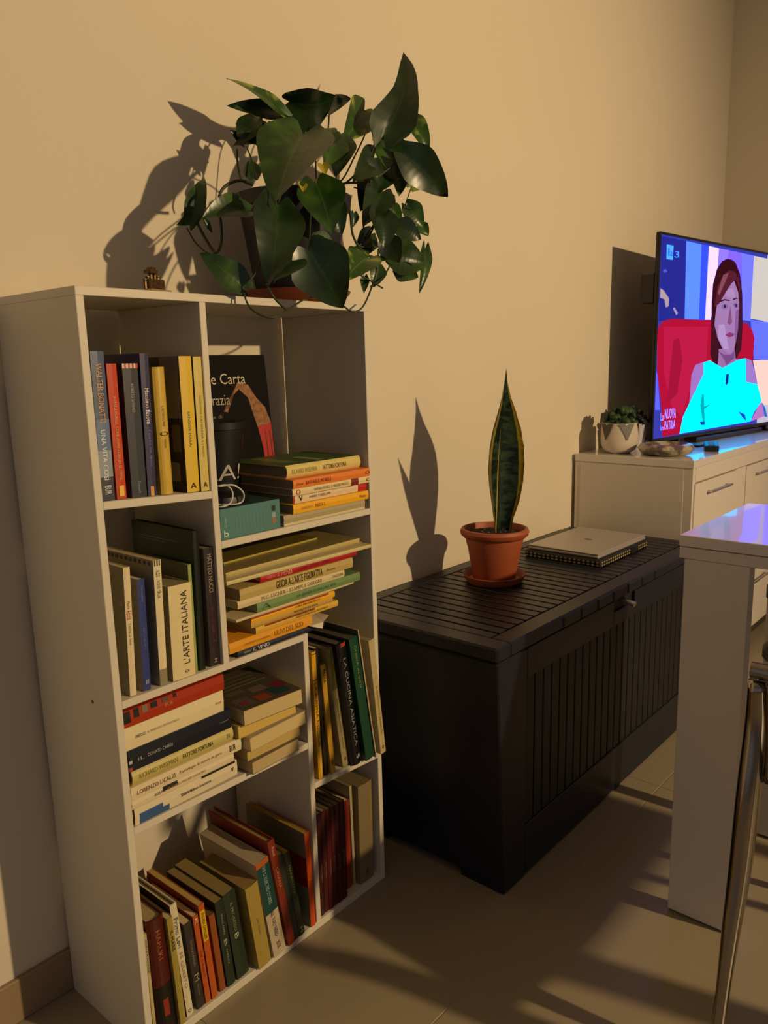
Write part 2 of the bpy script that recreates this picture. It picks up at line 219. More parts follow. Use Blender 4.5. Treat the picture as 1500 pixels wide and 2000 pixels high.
 ('L', 'r5', 0.2326, -0.014, 0.3936, 0.0226, 0.111, 0.16, 0.03, '#6a5c48', '#b5a070', 0, (), (), 'paperback at the bottom of the page-edge pile, overhanging the shelf', 'paperbacks piled with page edges forward on the lower shelf'),
 ('L', 'r4', 0.2291, -0.006, 0.4165, 0.0202, 0.1231, 0.15, 0, '#8a7c60', '#bda25c', 0, (), (), 'paperback fourth from the top of the page-edge pile', 'paperbacks piled with page edges forward on the lower shelf'),
 ('L', 'r3', 0.2291, -0.016, 0.437, 0.0248, 0.1357, 0.15, 0.05, '#a89a88', '#c8b278', 0, (), (('t', 0, 1, 0, 1, '#9a8c7c'), ('t', 0.2, 0.45, 0.1, 0.14, '#1a1410')), 'paperback jutting over the divider, third in the page-edge pile', 'paperbacks piled with page edges forward on the lower shelf'),
 ('L', 'r2', 0.215, -0.004, 0.4621, 0.0226, 0.1319, 0.15, 0, '#b8a060', '#c9ac56', 0, (), (), 'yellowed paperback second in the page-edge pile on the lower shelf', 'paperbacks piled with page edges forward on the lower shelf'),
 ('L', 'r1', 0.2228, -0.012, 0.485, 0.0272, 0.1255, 0.16, -0.07, '#6a5a48', '#c2ae78', 0, (), (('t', 0, 1, 0, 1, '#4a4030'), ('t', 0.62, 0.9, 0.08, 0.28, '#1d3a34'), ('t', 0.35, 0.55, 0.06, 0.22, '#8a3a20'), ('t', 0.78, 0.97, 0.22, 0.4, '#6a1c24'), ('t', 0.05, 0.3, 0.08, 0.3, '#5a4a44'), ('t', 0.45, 0.7, 0.3, 0.45, '#6a5a48'), ('t', 0.1, 0.4, 0.4, 0.5, '#5a5638'), ('t', 0.05, 0.9, 0.55, 0.58, '#6a6648'), ('t', 0.1, 0.8, 0.63, 0.66, '#6a6648'), ('t', 0.05, 0.85, 0.72, 0.75, '#5c5a40'), ('t', 0.15, 0.9, 0.82, 0.85, '#5c5a40'), ('t', 0.1, 0.2, 0.1, 0.2, '#7a2c28')), 'paperback with a colourful picture cover, top of the page-edge pile', 'paperbacks piled with page edges forward on the lower shelf'),
 ('S', 't0', 0.0162, 0.004, 0.0156, 0.0051, 0.1974, 0.14, -0.022, '#b8a878', '#cbb98c', 0, (('MORTE A VENEZIA', 0.05, 0.35, 0.5, '#2a2010', 'down'),), (), 'slim cream book squeezed against the left side panel in the bottom compartment', 'books leaning in the bottom left compartment'),
 ('S', 't1', 0.0301, 0.004, 0.0156, 0.0315, 0.2114, 0.13, -0.053, '#4a1208', '#a89468', 2, (('HARUKI', 0.1, 0.35, 0.25, '#a85a3a', 'down'),), (('s', 0, 0.42, 0, 1, '#120a08'), ('s', 0.15, 0.3, 0.3, 0.6, '#8a2c10')), 'dark brown-red hardback, second in the bottom left compartment', 'books leaning in the bottom left compartment'),
 ('S', 't2', 0.0629, 0.0, 0.0156, 0.0104, 0.2022, 0.14, -0.0542, '#9c8c3c', '#cbb98c', 0, (('IL MARE', 0.12, 0.3, 0.5, '#2a2410', 'down'),), (), 'slim olive-yellow book between the brown-red hardback and the white one', 'books leaning in the bottom left compartment'),
 ('S', 't3', 0.0799, 0.006, 0.0156, 0.0123, 0.2168, 0.15, -0.0785, '#d4caa8', '#7a6844', 1, (('Primo Levi', 0.12, 0.38, 0.6, '#3a4a44', 'down'), ('SE QUESTO', 0.42, 0.75, 0.5, '#a88a78', 'down'), ('O', 0.94, 0.97, 0.5, '#141010', 'down')), (('l', 0, 1, 0, 1, '#2a1a14'),), 'white-spined hardback with dark board and a script title in the bottom left compartment', 'books leaning in the bottom left compartment'),
 ('S', 't4', 0.1004, 0.005, 0.0156, 0.0145, 0.1696, 0.13, -0.0918, '#2e2a22', '#cbb98c', 0, (('THOMAS MANN', 0.2, 0.5, 0.3, '#8a8068', 'down'), ('M', 0.6, 0.68, 0.6, '#a09878', 'down'), ('Mondadori', 0.72, 0.85, 0.25, '#8a8068', 'down')), (), 'charcoal paperback left of the orange books in the bottom left compartment', 'books leaning in the bottom left compartment'),
 ('S', 't5', 0.1176, 0.005, 0.0156, 0.0099, 0.1734, 0.13, -0.0843, '#b4541a', '#cbb98c', 0, (('E', 0.03, 0.08, 0.5, '#e8c8a0', 'down'), ('DE CARLO', 0.4, 0.7, 0.3, '#7a3008', 'down')), (), 'shorter orange paperback beside the one with a yellow label', 'books leaning in the bottom left compartment'),
 ('S', 't6', 0.1298, 0.004, 0.0156, 0.0117, 0.1874, 0.15, -0.0836, '#b65418', '#b89c58', 0, (('ANDREA CAMILLERI', 0.08, 0.36, 0.45, '#5a4408', 'down'),), (('s', 0.62, 0.94, 0.08, 0.92, '#d8b018'), ('l', 0, 1, 0, 1, '#6a160c')), 'taller orange paperback with a yellow label on its spine', 'books leaning in the bottom left compartment'),
 ('S', 't7', 0.1488, 0.006, 0.0156, 0.0114, 0.1555, 0.12, -0.0882, '#8a4a18', '#6a5028', 0, (), (), 'worn brown-orange paperback beside the dark green volumes', 'books leaning in the bottom left compartment'),
 ('S', 't8', 0.1632, 0.004, 0.0156, 0.0173, 0.1727, 0.14, -0.0908, '#1c2818', '#8a7644', 0, (('FRANZ KAFKA', 0.15, 0.4, 0.2, '#8a8c70', 'down'), ('B', 0.45, 0.52, 0.35, '#a8a888', 'down'), ('AMERICA', 0.56, 0.75, 0.2, '#8a8c70', 'down')), (), 'dark green paperback volume, the left one of the pair', 'books leaning in the bottom left compartment'),
 ('S', 't8b', 0.1856, 0.004, 0.0156, 0.0255, 0.1767, 0.14, -0.1191, '#1f2c1a', '#8a7644', 0, (('IL PROCESSO', 0.12, 0.45, 0.2, '#8a8c70', 'down'), ('B', 0.48, 0.54, 0.35, '#a8a888', 'down')), (('l', 0, 1, 0, 1, '#3a3828'),), 'thicker dark green paperback volume, the right one of the pair', 'books leaning in the bottom left compartment'),
 ('S', 't9', 0.2248, -0.008, 0.0156, 0.0282, 0.1726, 0.13, -0.1256, '#a08a3e', '#8a7040', 0, (('Jean Sasson', 0.4, 0.6, 0.2, '#8a7434', 'down'),), (), 'mustard-cream paperback standing between the dark green pair and the teal book', 'books leaning in the bottom left compartment'),
 ('S', 't10', 0.2605, -0.008, 0.0156, 0.0289, 0.2066, 0.16, -0.156, '#b8a888', '#a8987c', 0, (('THE COLLECTED STORIES', 0.05, 0.45, 0.25, '#98b0a8', 'down'), ('ALL YOU NEED', 0.52, 0.8, 0.25, '#2a3430', 'down'), ('BOOK', 0.86, 0.93, 0.3, '#2a3430', 'down')), (('s', 0.46, 0.95, 0, 1, '#12403e'), ('s', 0.95, 1, 0, 1, '#b05a1c')), 'thick book with teal and white spine in the bottom left compartment', 'books leaning in the bottom left compartment'),
 ('S', 't11', 0.2989, -0.006, 0.0156, 0.015, 0.2345, 0.17, -0.1677, '#7a2a14', '#9a8040', 1, (('Rizzoli', 0.06, 0.14, 0.4, '#d8a080', 'down'), ('ORIANA', 0.25, 0.45, 0.4, '#c08058', 'down')), (), 'tall red-brown hardback behind the teal book', 'books leaning in the bottom left compartment'),
 ('S', 't12', 0.3145, -0.003, 0.0156, 0.0133, 0.1942, 0.14, -0.16, '#2e302c', '#a08838', 0, (), (), 'dark grey slim paperback between the red-brown hardback and the olive one', 'books leaning in the bottom left compartment'),
 ('S', 't12b', 0.3292, -0.003, 0.0156, 0.0133, 0.1898, 0.15, -0.162, '#2c3a22', '#a08838', 0, (('NARRATIVA', 0.15, 0.5, 0.35, '#9a9a60', 'down'), ('H', 0.9, 0.96, 0.5, '#c0c0a0', 'down')), (), 'dark olive slim paperback with pale lettering in the bottom left compartment', 'books leaning in the bottom left compartment'),
 ('S', 't13', 0.3599, -0.002, 0.0156, 0.012, 0.2009, 0.17, -0.0371, '#cc4a10', '#a89038', 0, (), (('l', 0, 1, 0, 1, '#7d7258'), ('l', 0.42, 0.74, 0, 1, '#8a1c12'), ('s', 0.5, 0.52, 0.2, 0.8, '#e07020')), 'orange-spined book with a grey cover banded in red, beside the second divider', 'books leaning in the bottom left compartment'),
 ('S', 'u0', 0.3916, 0.012, 0.3038, 0.0035, 0.2261, 0.13, -0.005, '#4a1f10', '#cbb98c', 0, (), (), 'dark brown book squeezed left of the cookbooks against the divider', 'cookbooks leaning in the right lower compartment'),
 ('S', 'u1', 0.4035, 0.003, 0.3036, 0.0108, 0.2553, 0.15, -0.03, '#d3a01e', '#8a7a4a', 0, (('LA BUONA CUCINA', 0.24, 0.74, 0.5, '#6a4a10', 'down'),), (('s', 0.98, 0.985, 0, 1, '#2a1a0c'), ('s', 0.78, 0.785, 0, 1, '#2a1a0c'), ('s', 0.0, 0.4, 0.3, 0.7, '#d8b040')), 'golden yellow cookbook, leftmost lettered spine in the right lower compartment', 'cookbooks leaning in the right lower compartment'),
 ('S', 'u2', 0.4228, 0.006, 0.3023, 0.0095, 0.2606, 0.15, -0.06, '#1c0f10', '#cbb98c', 0, (), (), 'black-brown slim cookbook between the two yellow spines', 'cookbooks leaning in the right lower compartment'),
 ('S', 'u3', 0.4367, 0.003, 0.3016, 0.0118, 0.2254, 0.14, -0.078, '#b98e24', '#7a6a40', 0, (('PASTA', 0.04, 0.16, 0.5, '#3a2c10', 'down'), ('S', 0.88, 0.93, 0.5, '#5a4010', 'down')), (), 'short mustard cookbook right of the black-brown one', 'cookbooks leaning in the right lower compartment'),
 ('S', 'u4', 0.4713, 0.004, 0.2992, 0.0166, 0.2552, 0.15, -0.1421, '#9a8c5c', '#6a6048', 0, (('CUCINA REGIONALE ITALIANA', 0.42, 0.85, 0.25, '#5a5238', 'down'), ('o', 0.92, 0.95, 0.3, '#2a2418', 'down')), (('s', 0.66, 1, 0, 1, '#6c6428'),), 'two-tone olive and beige cookbook in the middle of the right lower compartment', 'cookbooks leaning in the right lower compartment'),
 ('S', 'u6', 0.4884, -0.01, 0.2983, 0.026, 0.2634, 0.17, -0.141, '#0a0b0e', '#58503c', 2, (('LA CUCINA ASIATICA', 0.12, 0.84, 0.3, '#8a8f8c', 'down'), ('S', 0.91, 0.95, 0.3, '#b0b0a8', 'down')), (('s', 0.97, 1, 0.3, 0.8, '#a83a28'), ('l', 0, 1, 0, 1, '#0b0e18')), 'large black cookbook with pale spaced lettering in the right lower compartment', 'cookbooks leaning in the right lower compartment'),
 ('S', 'u7', 0.5222, -0.012, 0.2961, 0.0235, 0.269, 0.17, -0.15, '#0f4028', '#4a4634', 0, (('GUIDA AI VINI', 0.06, 0.4, 0.2, '#8a9a60', 'down'),), (), 'large dark green cookbook leaning right of the black one', 'cookbooks leaning in the right lower compartment'),
 ('S', 'u8', 0.548, -0.014, 0.2945, 0.003, 0.285, 0.17, -0.155, '#b0a484', '#9a8e70', 0, (), (('l', 0, 1, 0, 1, '#5a5040'),), 'thin tall beige folder between the green cookbook and the cream one', 'cookbooks leaning in the right lower compartment'),
 ('S', 'u9', 0.553, -0.024, 0.302, 0.0155, 0.25, 0.15, -0.1143, '#b8a674', '#8a8068', 0, (('IL CUCCHIAIO D ARGENTO', 0.4, 0.83, 0.25, '#7a5224', 'down'), ('o', 0.93, 0.96, 0.35, '#3a1c10', 'down')), (), 'cream cookbook jutting out in front of the right side panel', 'cookbooks leaning in the right lower compartment'),
 ('S', 'v0', 0.3929, 0.005, 0.0157, 0.0116, 0.2176, 0.15, 0.0023, '#3a0d0c', '#8a7c58', 0, (('ENCICLOPEDIA', 0.5, 0.66, 0.25, '#8a6a4a', 'down'),), (), 'leftmost of the six dark red matching volumes', 'dark red matching volumes'),
 ('S', 'v1', 0.4064, 0.006, 0.0157, 0.0115, 0.217, 0.15, 0.0009, '#431210', '#8a7c58', 0, (('ENCICLOPEDIA', 0.5, 0.66, 0.25, '#8a6a4a', 'down'),), (), 'second from the left of the six dark red matching volumes', 'dark red matching volumes'),
 ('S', 'v2', 0.4182, 0.005, 0.0156, 0.0115, 0.2161, 0.15, -0.0005, '#4c0f0e', '#8a7c58', 0, (('ENCICLOPEDIA', 0.5, 0.66, 0.25, '#8a6a4a', 'down'),), (), 'third from the left of the six dark red matching volumes', 'dark red matching volumes'),
 ('S', 'v3', 0.4321, 0.006, 0.0156, 0.0115, 0.2154, 0.15, -0.0023, '#45100f', '#8a7c58', 0, (('ENCICLOPEDIA', 0.5, 0.66, 0.25, '#8a6a4a', 'down'),), (), 'third from the right of the six dark red matching volumes', 'dark red matching volumes'),
 ('S', 'v4', 0.4441, 0.005, 0.0156, 0.0122, 0.2144, 0.15, -0.0035, '#3f0e10', '#8a7c58', 0, (('ENCICLOPEDIA', 0.5, 0.66, 0.25, '#8a6a4a', 'down'),), (), 'second from the right of the six dark red matching volumes', 'dark red matching volumes'),
 ('S', 'v5', 0.4584, 0.006, 0.0156, 0.0123, 0.2137, 0.15, -0.0054, '#380c0e', '#8a7c58', 0, (('ENCICLOPEDIA', 0.5, 0.66, 0.25, '#8a6a4a', 'down'),), (), 'rightmost of the six dark red matching volumes', 'dark red matching volumes'),
 ('S', 'v7', 0.487, 0.02, 0.0156, 0.0131, 0.1972, 0.14, -0.0134, '#8f2a10', '#cbb98c', 0, (), (), 'rust-red book right of the six dark red volumes', 'books standing in the bottom right compartment'),
 ('S', 'v8', 0.505, 0.02, 0.0156, 0.0065, 0.2239, 0.15, -0.0212, '#a89a70', '#7a6c48', 0, (), (), 'thin beige book between the rust-red one and the thick beige one', 'books standing in the bottom right compartment'),
 ('S', 'v9', 0.514, 0.008, 0.0156, 0.041, 0.2198, 0.16, -0.0011, '#7c6c4c', '#6a5c38', 0, (('STORIA', 0.88, 0.93, 0.2, '#2a2010', 'down'),), (('s', 0.6, 0.95, 0.78, 0.9, '#857a30'),), 'thick beige-brown book, last in the bottom right compartment', 'books standing in the bottom right compartment'),
]
LEAVES = [
 ((0.654, 0.03, 1.501), (0.741, 0.05, 1.671), 0.085, 0.35, 0, 0, 0.75),
 ((0.48, 0.1, 1.536), (0.56, 0.06, 1.556), 0.056, 0.9, 0, 1.0, 0),
 ((0.56, 0.08, 1.528), (0.564, 0.03, 1.545), 0.058, 0.3, 0, 0.5, 0),
 ((0.464, 0.1, 1.512), (0.359, 0.12, 1.549), 0.039, 0.3, 2, 0.3, 0),
 ((0.469, 0.12, 1.521), (0.374, 0.14, 1.515), 0.034, 0.3, 0, 0.3, 0),
 ((0.39, 0.12, 1.466), (0.44, 0.13, 1.516), 0.04, 0.3, 0, 0, 0),
 ((0.396, 0.13, 1.456), (0.368, 0.13, 1.473), 0.018, 0.2, 0, 0, 0),
 ((0.428, 0.12, 1.466), (0.363, 0.12, 1.443), 0.025, 0.5, 0, 0.4, 0),
 ((0.399, 0.11, 1.397), (0.403, 0.12, 1.43), 0.04, 0.3, 1, 0, 0),
 ((0.423, 0.01, 1.452), (0.311, -0.04, 1.322), 0.116, 0.35, 1, 0.1, 0),
 ((0.424, 0.08, 1.458), (0.435, 0.1, 1.49), 0.047, 0.3, 0, 0, 0),
 ((0.51, 0.1, 1.493), (0.506, 0.12, 1.544), 0.023, 0.4, 1, 0, 0),
 ((0.535, 0.08, 1.479), (0.518, 0.09, 1.499), 0.045, 0.3, 0, 0, 0),
 ((0.668, 0.09, 1.559), (0.584, 0.07, 1.481), 0.067, 0.3, 2, 0.1, 0),
 ((0.764, 0.07, 1.56), (0.791, 0.03, 1.494), 0.055, 0.6, 2, 0.5, 0),
 ((0.702, 0.02, 1.473), (0.787, -0.02, 1.401), 0.075, 0.35, 0, 0.2, 0),
 ((0.773, 0.06, 1.43), (0.823, 0.06, 1.471), 0.043, 0.3, 2, 0, 0),
 ((0.686, 0.07, 1.509), (0.747, 0.04, 1.5), 0.027, 0.4, 0, 0.5, 0),
 ((0.7, 0.06, 1.497), (0.707, 0.04, 1.418), 0.075, 0.3, 1, 0, 0),
 ((0.717, 0.05, 1.438), (0.708, 0.04, 1.4), 0.034, 0.3, 1, 0, 0),
 ((0.563, 0.05, 1.477), (0.522, 0.03, 1.404), 0.052, 0.3, 0, 0, 0),
 ((0.647, 0.05, 1.462), (0.557, 0.02, 1.4), 0.055, 0.3, 0, 0, 0),
 ((0.431, -0.01, 1.374), (0.424, -0.05, 1.289), 0.079, 0.35, 1, 0.1, 0),
 ((0.267, 0.12, 1.312), (0.315, 0.14, 1.389), 0.034, 0.45, 1, 0, 0),
 ((0.273, 0.12, 1.321), (0.239, 0.12, 1.303), 0.017, 0.3, 1, 0.3, 0),
 ((0.323, 0.04, 1.324), (0.24, 0.05, 1.306), 0.044, 0.4, 1, 0.3, 0),
 ((0.243, 0.05, 1.303), (0.257, 0.05, 1.284), 0.01, 0.3, 0, 0, 0),
 ((0.334, -0.02, 1.324), (0.274, -0.06, 1.198), 0.082, 0.35, 0, 0.05, 0),
 ((0.37, -0.05, 1.257), (0.423, -0.07, 1.168), 0.108, 0.3, 0, 0.1, 0),
 ((0.264, -0.01, 1.199), (0.216, 0.03, 1.248), 0.048, 0.35, 1, 0.2, 0),
 ((0.419, -0.01, 1.282), (0.473, -0.02, 1.263), 0.039, 0.3, 1, 0.2, 0),
 ((0.603, 0.03, 1.274), (0.499, 0.0, 1.222), 0.059, 0.3, 2, 0.2, 0),
 ((0.635, 0.03, 1.36), (0.626, 0.01, 1.289), 0.065, 0.3, 0, 0, 0),
 ((0.671, 0.05, 1.405), (0.592, 0.03, 1.328), 0.061, 0.3, 0, 0, 0),
 ((0.711, 0.05, 1.344), (0.751, 0.02, 1.321), 0.062, 0.3, 0, 0.3, 0),
 ((0.77, 0.07, 1.396), (0.797, 0.05, 1.35), 0.043, 0.4, 1, 0.2, 0),
 ((0.826, 0.08, 1.365), (0.842, 0.07, 1.343), 0.031, 0.3, 1, 0, 0),
 ((0.682, 0.04, 1.288), (0.754, 0.01, 1.272), 0.066, 0.4, 1, 0.3, 0),
 ((0.79, 0.04, 1.309), (0.756, 0.03, 1.218), 0.031, 0.4, 1, 0, 0),
 ((0.682, 0.04, 1.295), (0.646, 0.04, 1.27), 0.03, 0.3, 1, 0, 0),
 ((0.652, 0.05, 1.264), (0.638, 0.05, 1.224), 0.035, 0.3, 1, 0, 0),
 ((0.602, 0.04, 1.241), (0.598, 0.04, 1.21), 0.017, 0.3, 1, 0, 0),
 ((0.697, 0.06, 1.383), (0.742, 0.06, 1.358), 0.032, 0.3, 2, 0, 0),
 ((0.587, 0.05, 1.355), (0.581, 0.05, 1.328), 0.019, 0.3, 1, 0, 0),
 ((0.477, 0.02, 1.417), (0.463, 0.0, 1.394), 0.022, 0.2, 3, 0, 0),
 ((0.409, 0.0, 1.373), (0.401, -0.01, 1.356), 0.016, 0.2, 3, 0, 0),
 ((0.407, -0.03, 1.284), (0.41, -0.04, 1.263), 0.031, 0.3, 0, 0, 0),
 ((0.7, 0.04, 1.263), (0.741, 0.02, 1.247), 0.036, 0.3, 1, 0.3, 0),
 ((0.37, 0.0, 1.315), (0.296, -0.02, 1.218), 0.05, 0.3, 0, 0, 0),
 ((0.561, 0.06, 1.487), (0.497, 0.04, 1.418), 0.056, 0.3, 1, 0, 0),
 ((0.68, 0.08, 1.437), (0.615, 0.06, 1.363), 0.057, 0.3, 0, 0, 0),
 ((0.723, 0.07, 1.472), (0.644, 0.05, 1.394), 0.061, 0.3, 0, 0.2, 0),
 ((0.642, 0.06, 1.323), (0.584, 0.05, 1.266), 0.043, 0.3, 1, 0.2, 0),
 ((0.653, 0.03, 1.313), (0.682, 0.02, 1.271), 0.053, 0.3, 0, 0.2, 0),
 ((0.435, 0.09, 1.488), (0.442, 0.06, 1.451), 0.054, 0.3, 0, 0.2, 0),
 ((0.42, 0.12, 1.487), (0.423, 0.1, 1.442), 0.04, 0.3, 0, 0.2, 0),
 ((0.602, 0.04, 1.442), (0.639, 0.03, 1.412), 0.056, 0.3, 0, 0.2, 0),
 ((0.458, -0.01, 1.347), (0.479, -0.02, 1.296), 0.05, 0.3, 0, 0.2, 0),
 ((0.352, -0.03, 1.251), (0.293, -0.05, 1.203), 0.056, 0.3, 0, 0.1, 0),
]
STEMS = [
 (0.0022, [(0.382, 0.13, 1.445), (0.373, 0.12, 1.418), (0.363, 0.1, 1.388), (0.37, 0.08, 1.376)]),
 (0.0015, [(0.404, 0.13, 1.452), (0.397, 0.11, 1.424), (0.389, 0.09, 1.39)]),
 (0.0015, [(0.427, 0.12, 1.447), (0.417, 0.1, 1.412), (0.411, 0.08, 1.386)]),
 (0.002, [(0.455, 0.1, 1.509), (0.44, 0.08, 1.48), (0.437, 0.07, 1.439), (0.439, 0.07, 1.395)]),
 (0.0015, [(0.493, 0.12, 1.528), (0.47, 0.1, 1.487), (0.457, 0.08, 1.399)]),
 (0.0018, [(0.56, 0.08, 1.528), (0.545, 0.07, 1.492), (0.526, 0.07, 1.408)]),
 (0.0024, [(0.654, 0.03, 1.501), (0.639, 0.035, 1.49), (0.63, 0.05, 1.456), (0.6, 0.07, 1.419), (0.562, 0.08, 1.394)]),
 (0.002, [(0.668, 0.09, 1.559), (0.661, 0.08, 1.52), (0.613, 0.07, 1.46), (0.579, 0.07, 1.416), (0.546, 0.08, 1.392)]),
 (0.0018, [(0.764, 0.07, 1.56), (0.719, 0.06, 1.517), (0.702, 0.06, 1.463), (0.686, 0.06, 1.424), (0.633, 0.07, 1.403)]),
 (0.0026, [(0.702, 0.02, 1.472), (0.675, 0.04, 1.444), (0.634, 0.05, 1.418), (0.578, 0.06, 1.408), (0.536, 0.07, 1.396)]),
 (0.0015, [(0.773, 0.06, 1.43), (0.749, 0.06, 1.388), (0.733, 0.06, 1.363)]),
 (0.0015, [(0.707, 0.05, 1.403), (0.693, 0.05, 1.357), (0.665, 0.04, 1.316)]),
 (0.0032, [(0.362, 0.07, 1.377), (0.32, 0.06, 1.373), (0.291, 0.06, 1.357), (0.28, 0.06, 1.333), (0.283, 0.06, 1.3), (0.289, 0.07, 1.275), (0.292, 0.09, 1.262), (0.287, 0.11, 1.288), (0.275, 0.12, 1.319), (0.267, 0.12, 1.314)]),
 (0.0018, [(0.26, 0.12, 1.301), (0.27, 0.11, 1.276), (0.281, 0.09, 1.258), (0.292, 0.09, 1.262)]),
 (0.002, [(0.26, -0.01, 1.198), (0.26, -0.03, 1.164), (0.282, -0.05, 1.15), (0.316, -0.05, 1.162), (0.356, -0.045, 1.18), (0.395, -0.03, 1.189), (0.399, -0.02, 1.203)]),
 (0.002, [(0.275, -0.05, 1.201), (0.283, -0.06, 1.178), (0.316, -0.05, 1.162)]),
 (0.002, [(0.419, -0.07, 1.175), (0.456, -0.06, 1.165), (0.514, -0.03, 1.175), (0.57, 0.0, 1.207), (0.626, 0.03, 1.256), (0.632, 0.03, 1.293)]),
 (0.003, [(0.567, 0.06, 1.392), (0.576, 0.05, 1.357), (0.572, 0.04, 1.313), (0.601, 0.04, 1.284), (0.643, 0.04, 1.277)]),
 (0.0024, [(0.57, 0.05, 1.281), (0.599, 0.05, 1.298), (0.619, 0.04, 1.318), (0.635, 0.03, 1.36)]),
 (0.002, [(0.596, 0.05, 1.296), (0.641, 0.04, 1.299), (0.71, 0.05, 1.321), (0.714, 0.05, 1.344)]),
 (0.002, [(0.688, 0.04, 1.281), (0.657, 0.04, 1.245), (0.607, 0.03, 1.222)]),
 (0.002, [(0.567, 0.04, 1.249), (0.605, 0.03, 1.233), (0.642, 0.03, 1.221)]),
 (0.0016, [(0.325, 0.04, 1.324), (0.352, 0.05, 1.347), (0.392, 0.07, 1.375)]),
 (0.0016, [(0.278, 0.06, 1.33), (0.252, 0.05, 1.322), (0.243, 0.05, 1.303)]),
 (0.0018, [(0.682, 0.04, 1.288), (0.64, 0.04, 1.269), (0.594, 0.04, 1.244)]),
 (0.0018, [(0.616, 0.05, 1.312), (0.661, 0.05, 1.368), (0.656, 0.06, 1.401), (0.611, 0.07, 1.407)]),
 (0.0018, [(0.37, -0.05, 1.257), (0.395, -0.03, 1.311), (0.456, 0.02, 1.376), (0.491, 0.05, 1.4)]),
 (0.0018, [(0.334, -0.02, 1.324), (0.382, 0.02, 1.36), (0.434, 0.05, 1.391)]),
 (0.0018, [(0.423, 0.01, 1.452), (0.469, 0.03, 1.438), (0.501, 0.06, 1.403)]),
 (0.0015, [(0.264, -0.01, 1.199), (0.293, -0.01, 1.224), (0.325, 0.0, 1.276), (0.373, 0.03, 1.347), (0.429, 0.06, 1.392)]),
]
